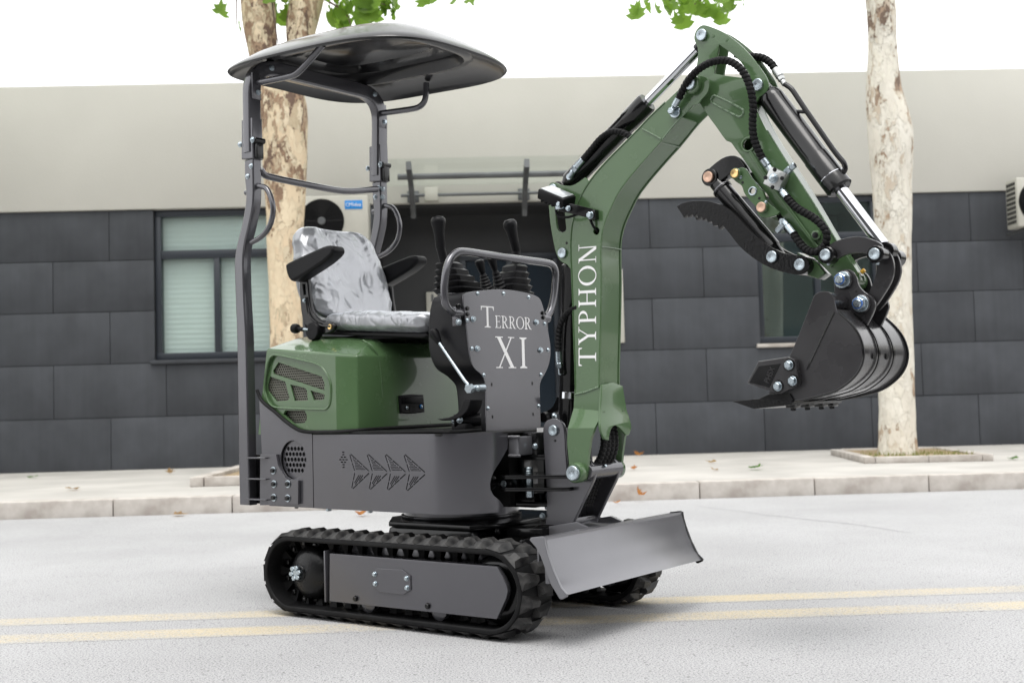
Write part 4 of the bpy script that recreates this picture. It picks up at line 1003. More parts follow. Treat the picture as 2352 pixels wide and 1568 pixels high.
obj('armrest', side_plate(catmull([(x-.055, z+.008) for x, z in AR], 3, True, 70), .235, .305, bevel=.012, res=3), 'plastic', ex)
SB = [(-.645, 1.33), (-.592, 1.325), (-.584, 1.258), (-.57, 1.198), (-.546, 1.167), (-.503, 1.144), (-.449, 1.138), (-.435, 1.123), (-.45, 1.103), (-.504, 1.094), (-.597, 1.11), (-.628, 1.164), (-.64, 1.224)]
slot = [(-.622, 1.305), (-.607, 1.303), (-.603, 1.265), (-.618, 1.262)]
for s in (-1, 1):
    sb = obj('recline_bracket', side_plate(catmull(SB, 3, True, 60), min(s*.232, s*.25), max(s*.232, s*.25), holes=[slot], bevel=.005, res=2), 'black', ex)
    obj('rib_edge', sweep([(x, s*.251, z) for x, z in catmull([(-.60, 1.25), (-.588, 1.19), (-.56, 1.155), (-.51, 1.128), (-.455, 1.122)], 4, False, 170)], circ(.006, 8)), 'black', sb)
    bolt(sb, (-.612, s*.25, 1.238), (0, s, 0), .009, 'zinc'); pin(sb, (-.46, s*.25, 1.12), (0, s, 0), .011, 'brass')
obj('adjuster_wheel', lathe((-.548, -.24, 1.108), (-.548, -.285, 1.108), [(0, .03), (.003, .037), (.03, .037), (.033, .034), (.034, .01), (.0335, .004)], 28), 'plastic', ex)
kn = obj('adjuster_knob', join([lathe((-.60, -.27, 1.118), (-.68, -.27, 1.128), [(0, .009), (.03, .009), (.035, .018), (.045, .021), (.06, .02), (.07, .012)], 12, 30)]), 'plastic', ex)
obj('knob_shaft', cyl((-.57, -.27, 1.115), (-.63, -.27, 1.122), .006, 10), 'zinc', kn)

# ------------------------------------------------------------------ console
CP = [(-.26, 1.194), (-.232, 1.203), (-.124, 1.218), (-.025, 1.225), (.066, 1.223), (.153, 1.214), (.197, 1.198), (.22, 1.152), (.242, 1.074), (.255, 1.003), (.243, .948), (.215, .908), (.181, .869), (.178, .799), (.176, .686), (-.155, .686), (-.15, .804), (-.15, .863), (-.171, .9), (-.215, .929), (-.235, .98), (-.248, 1.074), (-.263, 1.175)]
CPs = [tuple(p) for p in catmull(CP, 3, True, 55)]
RT = [(.686, .131), (.71, .131), (.815, .122), (.868, .1135), (.891, .097), (.933, .074), (.997, .059), (1.072, .068), (1.15, .09), (1.2, .114), (1.23, .125)]
rings = []
for fx in (0, .03, .08, .5, .93, 1):
    r_ = []
    ins = {0: .02, .03: .006, .08: 0, .5: 0, .93: 0, 1: .004}[fx]
    for (y, z) in CPs:
        xr = interp(RT, z); x = xr+(.262-xr)*fx; r_.append((x, y*(1-ins*3), .95+(z-.95)*(1-ins*1.2)))
    rings.append(r_)
V, F, n_ = loft(rings); F.append(list(range(n_))); F.append([(len(rings)-1)*n_+k for k in range(n_)])
con = obj('console', mk(V, F, 32), 'plastic', ex)
con.data.materials[0] = mat('console_plastic', (.013, .013, .015), .4, spec=.25, bump=.05, bscale=200)
fp = obj('front_plate', front_plate(CPs, .263, .268, bevel=.0012), 'grey', con)
for (y, z) in ((-.182, 1.201), (-.031, 1.209), (.122, 1.203), (-.244, 1.1), (-.222, .997), (-.159, .9), (-.14, .777), (.219, 1.103), (.236, 1.0), (.186, .902), (.166, .78)): bolt(fp, (.268, y, z), (1, 0, 0), .0085, 'dome')
for (y, z) in ((-.212, 1.105), (-.193, .997), (.164, 1.107), (.186, .998)): bolt(fp, (.268, y, z), (1, 0, 0), .0115)
for (y, z) in ((-.243, 1.143), (-.243, 1.122), (.208, 1.145), (.211, 1.127)): bolt(fp, (.268, y, z), (1, 0, 0), .0085, 'black')
for (y, z) in ((-.115, .865), (.13, .868), (-.115, .745), (.13, .748)): obj('square_slot', box(.2681, .2688, y-.0035, y+.0035, z-.006, z+.006, 0), 'dark', fp)
# serif lettering
def glyph(ch):
    q = []
    def rect(x0, x1, y0, y1): q.append([(x0, y0), (x1, y0), (x1, y1), (x0, y1)])
    def stem(x, w=.115): rect(x, x+w, .02, .98)
    def ser(x0, x1, y): 
        if y == 0: q.append([(x0, 0), (x1, 0), (x1, .03), ((x0+x1)/2+.06, .075), ((x0+x1)/2-.06, .075), (x0, .03)])
        else: q.append([(x0, .97), ((x0+x1)/2-.06, .925), ((x0+x1)/2+.06, .925), (x1, .97), (x1, 1), (x0, 1)])
    def diag(x0, y0, x1, y1, wv): q.append([(x0-wv/2, y0), (x0+wv/2, y0), (x1+wv/2, y1), (x1-wv/2, y1)])
    def arc(cx, cy, ro, rp, ri, rq, a0, a1, dx=0, n=14):
        for k in range(n):
            t0, t1 = R(a0+(a1-a0)*k/n), R(a0+(a1-a0)*(k+1)/n)
            q.append([(cx+ro*math.cos(t0), cy+rp*math.sin(t0)), (cx+ro*math.cos(t1), cy+rp*math.sin(t1)), (cx+dx+ri*math.cos(t1), cy+rq*math.sin(t1)), (cx+dx+ri*math.cos(t0), cy+rq*math.sin(t0))])
    if ch == 'T': stem(.325); ser(.2, .565, 0); rect(.02, .745, .945, 1); q.append([(.0, 1), (.0, .80), (.03, .80), (.075, .95)]); q.append([(.765, 1), (.69, .95), (.735, .80), (.765, .80)]); w_ = .77
    elif ch == 'Y': rect(.335, .45, .02, .48); ser(.22, .57, 0); diag(.13, .98, .385, .46, .125); diag(.66, .98, .41, .46, .05); rect(.0, .28, .965, 1); rect(.53, .79, .965, 1); w_ = .79
    elif ch == 'P': stem(.09); ser(0, .31, 0); ser(0, .2, 1); arc(.26, .735, .30, .265, .18, .215, -90, 90); rect(.2, .27, .955, 1); rect(.2, .27, .47, .515); w_ = .6
    elif ch == 'R': stem(.09); ser(0, .31, 0); ser(0, .2, 1); arc(.26, .745, .28, .255, .165, .208, -90, 90); rect(.2, .27, .955, 1); rect(.2, .32, .49, .533); diag(.30, .51, .60, .0, .13); rect(.55, .75, 0, .03); w_ = .71
    elif ch == 'H': stem(.09); stem(.59); ser(0, .295, 0); ser(0, .295, 1); ser(.5, .795, 0); ser(.5, .795, 1); rect(.19, .6, .485, .535); w_ = .8
    elif ch == 'O': arc(.42, .5, .42, .52, .30, .475, 0, 360, 0, 40); w_ = .85
    elif ch == 'N': rect(.105, .155, .02, .98); rect(.64, .69, .0, .98); diag(.13, .98, .63, -.01, .14); rect(.0, .26, 0, .03); rect(0, .2, .97, 1); rect(.53, .8, .97, 1); w_ = .8
    elif ch == 'E': stem(.09); ser(0, .22, 0); ser(0, .22, 1); rect(.15, .53, .955, 1); rect(.15, .55, 0, .045); rect(.19, .44, .49, .535); q.append([(.53, 1), (.47, .96), (.51, .80), (.53, .80)]); q.append([(.56, 0), (.58, .21), (.555, .21), (.48, .04)]); rect(.42, .445, .41, .62); w_ = .6
    elif ch == 'X': diag(.13, .98, .66, .02, .14); diag(.63, .98, .14, .02, .05); rect(0, .3, .97, 1); rect(.5, .76, .97, 1); rect(0, .27, 0, .03); rect(.5, .81, 0, .03); w_ = .81
    elif ch == 'I': stem(.09); ser(0, .295, 0); ser(0, .295, 1); w_ = .3
    return q, w_
def lettering(name, runs, place, parent, gap=.07):
    """runs: list of (char, size); place(u,v,layer)->Vector"""
    V = []; F = []; u = 0; lay = 0
    for ch, s in runs:
        q, w_ = glyph(ch)
        for pl in q:
            b = len(V); V += [place(u+x*s, y*s, lay) for x, y in pl]; F.append(list(range(b, b+len(pl)))); lay = (lay+1) % 24
        u += (w_+gap)*s
    me = bpy.data.meshes.new('l'); me.from_pydata([tuple(v) for v in V], [], F); me.update()
    return obj(name, me, 'white', parent), u
def width(runs, gap=.07): return sum((glyph(c)[1]+gap)*s for c, s in runs)-gap*runs[-1][1]
ru = [('T', .079)]+[(c, .0465) for c in 'ERROR']
k_ = .30/width(ru, .05)
lettering('lettering', ru, lambda u, v, L: Vector((.2686+L*.00003, -.167+u*k_, 1.0775+v+.00*u)), fp, .05)
ru = [('X', .118), ('I', .118)]; k_ = .188/width(ru, .16)
lettering('lettering', ru, lambda u, v, L: Vector((.2686+L*.00003, -.087+u*k_, .927+v)), fp, .16)
# grab bar
GB = [(-.265, 1.125), (-.30, 1.128), (-.335, 1.15), (-.344, 1.19), (-.340, 1.24), (-.322, 1.30), (-.285, 1.34), (-.235, 1.354), (-.1, 1.353), (.1, 1.351), (.26, 1.350), (.305, 1.343), (.326, 1.315), (.322, 1.27), (.308, 1.21), (.285, 1.16), (.252, 1.128)]
gb = obj('grab_bar', tube([(.25, y, z) for y, z in GB], .0145, 16, sm=4), 'grey', ex)
for y0, y1 in ((-.30, -.245), (.225, .27)): obj('bar_mount', join([cyl((.25, y0, 1.127), (.25, y1, 1.127), .016, 16), box(.225, .26, (y0+y1)/2-.006, (y0+y1)/2+.006, 1.08, 1.15, .002)]), 'grey', gb)
bolt(gb, (.262, -.285, 1.15), (1, -.5, 0), .0105, 'black'); bolt(gb, (.262, -.285, 1.092), (1, -.5, 0), .012, 'dome')
# control levers
def bellows_sq(c, base, apex, s0, s1, n):
    rings = []; c = Vector(c); a = Vector(apex)
    for i in range(2*n+1):
        t = i/(2*n); s = s0+(s1-s0)*t; s *= 1.0 if i % 2 == 0 else 1.16
        if i % 2 == 1: t += .35/(2*n)
        p = c.lerp(a, t); rings.append([(p.x+x, p.y+y, p.z) for x, y in rrect(s, s, s*.18, 2)])
    V, F, n_ = loft(rings); F.append(list(range(n_))); F.append([(len(rings)-1)*n_+k for k in range(n_)])
    return mk(V, F, 25)
for (bc, ap, gp0, gp1, gp2) in (((.12, -.105, 1.215), (.10, -.155, 1.335), (.095, -.168, 1.33), (.10, -.195, 1.39), (.10, -.205, 1.505)),
                                ((.12, .175, 1.215), (.125, .225, 1.35), (.125, .228, 1.35), (.125, .232, 1.41), (.125, .19, 1.53))):
    j = obj('joystick', bellows_sq(bc, bc, ap, .15, .062, 5), 'plastic', ex)
    obj('stalk', tube([gp0, gp1], .017, 14), 'plastic', j)
    g0, g1 = Vector(gp1), Vector(gp2); L = (g1-g0).length
    obj('grip', lathe(g0-(g1-g0)*.05, g1, [(0, .0155), (.004, .018), (L*.45, .0195), (L*.7, .024), (L*.86, .0285), (L*.97, .027), (L*1.04, .019), (L*1.06, .008)], 22), 'plastic', j)
for (b0, t0) in (((.13, .045, 1.22), (.13, -.005, 1.345)), ((.13, .13, 1.22), (.13, .065, 1.372))):
    b0, t0 = Vector(b0), Vector(t0); L = (t0-b0).length; pr = []
    for i in range(15):
        t = i/14*.62; r_ = .031-.019*t/.62; pr.append((L*t, r_*(1.13 if i % 2 else .93)))
    pr += [(L*.64, .010), (L*.72, .013), (L*.95, .019), (L*1.03, .018), (L*1.06, .010)]
    obj('aux_lever', lathe(b0, t0, pr, 18, 25), 'plastic', ex)
lv = obj('blade_lever', tube([(.15, -.275, 1.03), (.275, -.275, .88), (.292, -.272, .862), (.305, -.27, .86)], .0062, 12), 'zinc', ex)
obj('lever_knob', lathe((.156, -.275, 1.023), (.122, -.275, 1.073), [(0, .0095), (.006, .012), (.04, .019), (.053, .018), (.06, .008)], 18), 'plastic', lv)
obj('pivot_bolt', join([cyl((.303, -.27, .853), (.303, -.29, .848), .018, 6), cyl((.303, -.2, .853), (.303, -.28, .85), .013, 14)]), 'zinc', lv); bolt(lv, (.315, -.25, .852), (1, -.4, 0), .012, 'dome')
PD = [(.145, .744), (.20, .748), (.244, .764), (.266, .789), (.276, .81), (.311, .808), (.296, .776), (.27, .754), (.23, .74), (.17, .737)]
pd = obj('foot_pedal', side_plate(catmull(PD, 2, True, 60), -.285, -.215, bevel=.003), 'plastic', ex)
obj('pedal_pivot', join([cyl((.21, -.265, .735), (.285, -.20, .738), .024, 18), box(.20, .27, -.27, -.18, .696, .725, .003)]), 'plastic', pd); bolt(pd, (.215, -.268, .737), (.3, -1, 0), .013, 'dome'); bolt(pd, (.245, -.272, .739), (.3, -1, 0), .013, 'dome')
pd2 = obj('foot_pedal', side_plate(catmull([(x+.03, z+.005) for x, z in PD], 2, True, 60), .235, .295, bevel=.003), 'plastic', ex)
obj('pedal_pivot', cyl((.26, .2, .735), (.26, .27, .735), .02, 16), 'plastic', pd2); bolt(pd2, (.285, .24, .738), (1, 0, 0), .015, 'dome')
# ------------------------------------------------------------------ swing bracket at the chassis front
sw = obj('swing_bracket', join([
    box(.33, .44, -.075, .075, .60, .685, .004), top_plate(catmull([(.36, -.08), (.46, -.07), (.5, -.03), (.5, .03), (.46, .07), (.36, .08)], 4), .585, .603, bevel=.002),
    box(.30, .42, -.07, .07, .41, .46, .004), box(.30, .345, -.05, .05, .45, .61, .002), top_plate(catmull([(.34, -.08), (.46, -.07), (.5, -.03), (.5, .03), (.46, .07), (.34, .08)], 4), .415, .432, bevel=.002)]), 'black', ex)
obj('front_mount', join([box(.372, .42, -.155, -.06, .605, .672, .004)]), 'grey_lt', sw)
for z in (.604, .672):
    for k in range(9): obj('weld_bead', lathe((.374+.006*k, -.157, z), (.380+.006*k, -.155, z), [(0, .004), (.003, .0062), (.007, .004)], 8), 'weldg', sw)
obj('decal', box(.425, .427, -.05, .01, .655, .70, 0), 'white', sw); obj('decal_mark', box(.4272, .4276, -.025, -.01, .665, .68, 0), 'blue', sw)
SWU = [(.478, .69), (.482, .712), (.498, .728), (.527, .735), (.553, .728), (.568, .71), (.574, .68), (.577, .60), (.58, .545), (.62, .535), (.655, .585), (.675, .588), (.69, .575), (.70, .55), (.695, .52), (.66, .462), (.592, .352), (.476, .352), (.486, .444), (.483, .545)]
SWL = [(.50, .54), (.62, .535), (.655, .585), (.675, .588), (.69, .575), (.70, .55), (.695, .52), (.66, .462), (.592, .352), (.476, .352), (.486, .444), (.49, .50)]
spo = obj('swing_post', join([side_plate(catmull(SWU, 3, True, 50), -.082, -.066, bevel=.002), side_plate(catmull(SWU, 3, True, 50), .066, .082, bevel=.002),
                              box(.478, .56, -.066, .066, .352, .52, .003), cyl((.672, -.10, .548), (.672, .10, .548), .03, 24),
                              box(.575, .60, -.066, .066, .352, .38, .002)]), 'grey', ex)
fl = catmull([(.36, -.19), (.40, -.205), (.60, -.12), (.608, -.09), (.60, .06), (.45, .075), (.37, 0)], 4, True, 60)
obj('swing_flange', top_plate(fl, .523, .536, bevel=.002), 'black', spo); obj('swing_flange', top_plate(fl, .479, .492, bevel=.002), 'black', spo)
obj('swing_pin', join([cyl((.44, 0, .40), (.44, 0, .63), .022, 18), cyl((.42, -.10, .45), (.42, -.10, .56), .016, 16)]), 'zinc', spo)
bolt(spo, (.43, -.115, .537), (0, 0, 1), .013); bolt(spo, (.47, -.088, .385), MY, .011); bolt(spo, (.445, -.088, .635), MY, .011)
pin(spo, (.528, -.083, .692), MY, .0195); obj('grease_hole', cyl((.532, -.0825, .655), (.532, -.0835, .655), .0045, 10, .0002), 'dark', spo)
obj('grease_nipple', cyl((.69, -.02, .56), (.708, -.02, .565), .006, 8), 'zinc', spo)
src = obj('swing_cylinder', join([cyl((.10, -.17, .505), (.30, -.165, .507), .03), cyl((.345, -.165, .507), (.40, -.16, .508), .022, 18)]), 'black', ex)
obj('rod', cyl((.28, -.165, .507), (.36, -.163, .507), .0135, 16), 'chrome', src); pin(src, (.375, -.187, .505), MY, .012)

# ------------------------------------------------------------------ boom
BA = [(.616, .821), (.617, .926), (.616, 1.036), (.616, 1.146), (.615, 1.249), (.614, 1.344), (.62, 1.407), (.63, 1.448), (.648, 1.494), (.676, 1.538), (.713, 1.579), (.759, 1.617), (.817, 1.658), (.893, 1.708), (.967, 1.76), (1.028, 1.798), (1.088, 1.835), (1.111, 1.85)]
BT = [(1.137, 1.864), (1.168, 1.863), (1.193, 1.847), (1.2, 1.823), (1.191, 1.8), (1.171, 1.784), (1.153, 1.768)]
BU = [(1.133, 1.766), (1.084, 1.735), (1.011, 1.671), (.962, 1.633), (.9, 1.583), (.862, 1.55), (.83, 1.518), (.801, 1.477), (.77, 1.426), (.753, 1.381), (.746, 1.33), (.743, 1.209), (.734, 1.065), (.724, .922), (.72, .84)]
OUT = [tuple(p) for p in catmull(BA+BT+BU, 3, True, 60)]
wire_hole = ell(.728, 1.392, .013, n=12)
parts = [side_plate(OUT, -.065, -.057, holes=[wire_hole], bevel=.0015), side_plate(OUT, .057, .065, bevel=.0015)]
def strip(pts, y0, y1, th, inward, bev=.001):
    """sheet that follows an x-z polyline between two y values"""
    P = [Vector(p) for p in catmull(pts, 3, False, 170)]; V = []; F = []
    for i, p in enumerate(P):
        d = (P[min(i+1, len(P)-1)]-P[max(i-1, 0)]).normalized(); nn = Vector((-d.y, d.x))*inward*th
        for q in (p, p+nn):
            for y in (y0, y1): V.append((q.x, y, q.y))
    for i in range(len(P)-1):
        a = 4*i; b = 4*i+4
        F += [[a, b, b+1, a+1], [a+2, a+3, b+3, b+2], [a, a+2, b+2, b], [a+1, b+1, b+3, a+3]]
    n = 4*(len(P)-1); F += [[0, 1, 3, 2], [n, n+2, n+3, n+1]]
    return mk(V, F, 35)
def inset(pts, d):
    P = [Vector(p) for p in pts]; o = []
    for i, p in enumerate(P):
        t = (P[min(i+1, len(P)-1)]-P[max(i-1, 0)]).normalized(); o.append(tuple(p+Vector((t.y, -t.x))*d))
    return o
parts.append(strip(inset(BU[1:], .004), -.0575, .0575, .008, -1)); parts.append(strip(inset(BA[:-2], .004), -.0575, .0575, .008, -1))
boom = obj('boom', join(parts), 'green', ex)
# reinforcing doubler at the boom tip and weld beads
obj('tip_boss', cyl((1.14, -.085, 1.836), (1.14, -.064, 1.836), .033, 26, .004), 'green', boom); obj('tip_boss', cyl((1.14, .064, 1.836), (1.14, .085, 1.836), .033, 26, .004), 'green', boom)
pin(boom, (1.14, -.085, 1.836), MY, .0205)
def bead(name, pts, r, parent, m='weld'):
    P = resample(smooth3(pts, 6), .004)
    return obj(name, sweep(P, lambda i, s: circ(r*(1+.25*math.sin(s*900)), 8)), m, parent)
bead('weld_bead', [(.617, -.066, .819), (.66, -.066, .826), (.718, -.066, .842)], .0045, boom)
bead('weld_bead', [(.722, -.062, .838), (.725, -.03, .845), (.724, 0, .852), (.724, .03, .845), (.722, .06, .836)], .0045, boom)
bead('weld_bead', [(.935, -.066, 1.722), (.97, -.066, 1.70), (1.008, -.066, 1.675)], .003, boom)
bead('weld_bead', [(1.011, -.066, 1.671), (1.06, -.066, 1.714), (1.13, -.066, 1.765)], .003, boom)
bead('weld_bead', [(1.0, -.06, 1.667), (1.002, 0, 1.667), (1.004, .06, 1.667)], .003, boom)
bead('weld_bead', [(.746, -.06, 1.335), (.747, 0, 1.336), (.747, .06, 1.335)], .0022, boom)
obj('flange_edge', sweep([(x, -.0655, z) for x, z in catmull(BU[2:], 3, False, 170)], circ(.0028, 6)), 'green', boom)
obj('flange_edge', sweep([(x, -.0655, z) for x, z in catmull(BA[:-2], 3, False, 170)], circ(.0028, 6)), 'green', boom)
# ear plates that carry the two cylinders
EAR = [(.51, 1.53), (.509, 1.568), (.514, 1.586), (.527, 1.595), (.548, 1.591), (.571, 1.58), (.612, 1.571), (.644, 1.578), (.678, 1.593), (.71, 1.541), (.66, 1.45), (.635, 1.294), (.61, 1.27), (.598, 1.274), (.585, 1.288), (.556, 1.304), (.538, 1.335), (.526, 1.385), (.516, 1.446)]
EH = [(.542, 1.479), (.549, 1.489), (.572, 1.488), (.597, 1.473), (.594, 1.437), (.583, 1.409), (.564, 1.406), (.547, 1.424)]
for y0, y1 in ((-.053, -.043), (.043, .053)):
    e_ = obj('ear_plate', side_plate(catmull(EAR, 3, True, 75), y0, y1, holes=[catmull(EH, 3)], bevel=.0015), 'green', boom)
    if y0 < 0:
        pin(boom, (.536, -.054, 1.571), MY, .0165); pin(boom, (.57, -.054, 1.331), MY, .0185)
        obj('pin_hole', cyl((.588, -.053, 1.366), (.588, -.0536, 1.366), .005, 10, .0002), 'dark', e_)
lb_ = obj('data_label', box(.545, .61, .035, .036, 1.40, 1.50, 0), 'label', boom)
for k in range(7): obj('label_line', box(.560, .594, .0344, .0349, 1.415+.011*k, 1.4185+.011*k, 0), 'plastic', lb_)
# lettering along the boom, reading upwards
ru = [(c, .076) for c in 'TYPHON']; L_ = .432; k_ = L_/width(ru, .11); dv = Vector((.016, .424)).normalized(); nv = Vector((-dv.y, dv.x))
lettering('lettering', ru, lambda u, v, L: Vector((.7095+dv.x*u*k_+nv.x*v, -.0657-L*.00003, .917+dv.y*u*k_+nv.y*v)), boom, .11)
# flared boom foot
def foot(s):
    y1, y2 = s*.0665, s*.112; t = s*.012
    bands = [([(.613, .838), (.607, .77), (.722, .757), (.722, .845)], lambda z: y1),
             ([(.607, .77), (.612, .70), (.727, .70), (.735, .757)], None),
             ([(.612, .70), (.607, .65), (.612, .585), (.612, .54), (.64, .512), (.67, .515), (.69, .55), (.697, .602), (.709, .660), (.727, .70)], lambda z: y2)]
    P = []
    for pl, yf in bands:
        n = len(pl); V = []
        for (x, z) in pl:
            yy = yf(z) if yf else (y1 if z > .73 else y2)
            V.append((x, yy, z))
        for (x, z) in pl:
            yy = yf(z) if yf else (y1 if z > .73 else y2)
            V.append((x, yy-t, z))
        F = [list(range(n)), list(range(2*n-1, n-1, -1))]+[[k, (k+1) % n, n+(k+1) % n, n+k] for k in range(n)]
        P.append(mk(V, F, 20))
    return P
for s in (-1, 1):
    ft = obj('boom_foot', join(foot(s), 20), 'green', boom)
    obj('foot_boss', lathe((.652, s*.088, .545), (.652, s*.138, .545), [(0, .034), (.02, .036), (.044, .036), (.05, .032)], 28), 'green', ft)
pin(boom, (.652, -.138, .545), MY, .0265); bolt(boom, (.652, .138, .543), (0, 1, 0), .018)
FPL = [(-.065, .85), (-.03, .853), (0, .858), (.03, .852), (.065, .845), (.085, .76), (.095, .70), (.07, .668), (.05, .672), (.02, .695), (-.01, .705), (-.04, .69), (-.06, .655), (-.085, .66), (-.1, .70), (-.08, .76)]
obj('foot_front_plate', remap(plate2d(catmull(FPL, 3, True, 50), [], .01, .002), lambda c: Vector((.7275+(.02*(max(0, .76-c.y)/.1) if c.y < .76 else 0)-.07*max(0, .70-c.y)+c.z, c.x, c.y))), 'green', boom)
for k, y in enumerate((-.035, -.012, .012, .034)):
    obj('hose', hose([(.60, y*.6, .42), (.64, y, .52), (.70, y*1.1, .60), (.712, y, .67), (.69, y*.8, .78)], .0125), 'rubber', boom)

# boom cylinder behind the boom
bc = obj('boom_cylinder', lathe((.571, 0, 1.345), (.529, 0, .70), [(0, .02), (.02, .03), (.05, .03), (.055, .037), (.07, .037), (.075, .035), (.60, .035), (.605, .032), (.645, .03)], 28), 'black', ex)
obj('rod', cyl((.543, 0, .83), (.541, 0, .805), .0358, 24, .001), 'chrome', bc)
obj('port', join([cyl((.545, -.03, .90), (.545, -.052, .90), .012, 12), cyl((.545, -.052, .895), (.545, -.052, .93), .010, 10)]), 'black', bc)
obj('hose', hose([(.63, -.055, 1.13), (.605, -.06, 1.122), (.575, -.062, 1.10), (.552, -.062, 1.065), (.542, -.06, 1.02), (.539, -.058, .975)], .0115), 'rubber', bc)
obj('hose_fitting', join([cyl((.539, -.057, .978), (.540, -.056, .935), .0125, 12), cyl((.540, -.056, .935), (.541, -.055, .915), .014, 6), cyl((.541, -.055, .915), (.543, -.054, .89), .008, 10)]), 'zinc', bc)

# stick cylinder on the boom's back
def axis_cyl(name, p0, p1, prof, parent, m='black'):
    return obj(name, lathe((p0[0], 0, p0[1]), (p1[0], 0, p1[1]), prof, 32), m, parent)
p0, p1 = (.536, 1.571), (1.172, 2.005); dx = Vector((p1[0]-p0[0], p1[1]-p0[1])); LL = dx.length; du = dx/LL
sc_ = axis_cyl('stick_cylinder', p0, p1, [(0, .024), (.03, .026), (.05, .037), (.36, .037), (.362, .0385), (.455, .0385), (.462, .035)], ex)
rod_a = Vector(p0)+du*.45; rod_b = Vector(p0)+du*(LL-.03)
obj('rod', cyl((rod_a.x, 0, rod_a.y), (rod_b.x, 0, rod_b.y), .019, 24), 'chrome', sc_)
obj('rod_eye', join([cyl((p1[0], -.024, p1[1]), (p1[0], .024, p1[1]), .03, 22), cyl((rod_b.x-.03*du.x, 0, rod_b.y-.03*du.y), (p1[0], 0, p1[1]), .021, 18)]), 'black', sc_)
obj('base_eye', cyl((p0[0], -.03, p0[1]), (p0[0], .03, p0[1]), .03, 22), 'black', sc_)
obj('hose', hose([(.873, -.045, 1.706), (.858, -.047, 1.718), (.833, -.048, 1.731), (.791, -.048, 1.738), (.747, -.048, 1.722), (.707, -.048, 1.691), (.667, -.046, 1.66)], .0115), 'rubber', sc_)
obj('hose_fitting', join([cyl((.668, -.046, 1.661), (.636, -.045, 1.636), .0125, 12), cyl((.636, -.045, 1.636), (.622, -.045, 1.625), .014, 6), cyl((.622, -.045, 1.625), (.60, -.04, 1.605), .011, 12), cyl((.60, -.045, 1.607), (.60, -.02, 1.607), .013, 12)]), 'zinc', sc_)

# ------------------------------------------------------------------ stick
S1 = [(1.131, 1.999), (1.135, 2.021), (1.149, 2.036), (1.169, 2.04), (1.202, 2.024), (1.246, 1.996), (1.298, 1.948), (1.339, 1.9), (1.369, 1.855), (1.389, 1.822), (1.398, 1.791), (1.389, 1.769), (1.365, 1.759), (1.351, 1.742), (1.353, 1.717), (1.391, 1.633), (1.44, 1.549), (1.487, 1.471), (1.534, 1.39), (1.593, 1.281)]
S2 = [(1.601, 1.268), (1.635, 1.212), (1.668, 1.155), (1.664, 1.132), (1.648, 1.114), (1.625, 1.116), (1.597, 1.144), (1.539, 1.207), (1.498, 1.249), (1.457, 1.31), (1.416, 1.376), (1.357, 1.47)]
S3 = [(1.294, 1.572), (1.273, 1.602), (1.255, 1.629), (1.238, 1.638), (1.205, 1.687), (1.169, 1.74), (1.138, 1.795), (1.13, 1.84), (1.126, 1.883), (1.135, 1.902), (1.142, 1.931), (1.143, 1.966)]
SO = [tuple(p) for p in catmull(S1+S2+S3, 3, True, 42)]
HO = [(1.225, 1.961), (1.262, 1.928), (1.301, 1.888), (1.331, 1.838), (1.315, 1.831), (1.245, 1.853), (1.202, 1.869)]
def taper(z): return interp([(1.1, .022), (1.25, .023), (1.65, .0375), (1.75, .0375), (2.05, .034)], z)
parts = []
for s in (-1, 1):
    me = plate2d(SO, [catmull(HO, 2, True, 30), ell(1.319, 1.611, .02, n=18)], .01, .0015)
    parts.append(remap(me, lambda c, s=s: Vector((c.x, s*(taper(c.y)-.005)+c.z, c.y))))
def strip_t(pts, th):
    P = [Vector(p) for p in catmull(pts, 3, False, 170)]; V = []; F = []
    for i, p in enumerate(P):
        d = (P[min(i+1, len(P)-1)]-P[max(i-1, 0)]).normalized(); nn = Vector((d.y, -d.x))*th; y = taper(p.y)-.006
        for q in (p, p+nn):
            for yy in (-y, y): V.append((q.x, yy, q.y))
    for i in range(len(P)-1):
        a = 4*i; b = a+4; F += [[a, b, b+1, a+1], [a+2, a+3, b+3, b+2], [a, a+2, b+2, b], [a+1, b+1, b+3, a+3]]
    return mk(V, F, 35)
parts.append(strip_t([(1.35, 1.74), (1.352, 1.717)]+S1[15:]+S2[:3], .008))
parts.append(strip_t(S2[5:]+S3[:6], .008))
parts.append(strip_t([(1.36, 1.75), (1.29, 1.79), (1.2, 1.83)], .008))
stick = obj('stick', join(parts), 'green', ex)
pin(stick, (1.164, -.037, 2.0055), MY, .0195); pin(stick, (1.362, -.037, 1.799), MY, .0195)
for q in ((1.202, 1.996), (1.253, 1.972), (1.349, 1.873)): obj('plate_mark', lathe((q[0], -.0345, q[1]), (q[0], -.0355, q[1]), [(0, .0075), (.0008, .0075), (.001, .006)], 14), 'green', stick)
SL = [(1.19, 1.786), (1.204, 1.793), (1.3, 1.732), (1.305, 1.716), (1.288, 1.708), (1.195, 1.77)]
sls = catmull(SL, 4, True, 170)
bead('slot_weld', [(p.x, -.0375, p.y) for p in sls]+[(sls[0].x, -.0375, sls[0].y)], .004, stick)
obj('hole_boss', sweep([(1.319+.0225*math.cos(2*PI*k/20), -.0375, 1.611+.0225*math.sin(2*PI*k/20)) for k in range(21)], circ(.004, 8), cap=False), 'green', stick)
bead('weld_bead', [(1.385, -.030, 1.648), (1.44, -.029, 1.549), (1.534, -.0275, 1.39), (1.60, -.024, 1.27)], .0022, stick)
obj('side_rib', sweep(catmull([(1.325, -.037, 1.585), (1.375, -.037, 1.50), (1.44, -.034, 1.40), (1.52, -.030, 1.28), (1.585, -.026, 1.19)], 4, False, 170), rrect(.012, .01, .003), ref=(0, 1, 0)), 'green', stick)
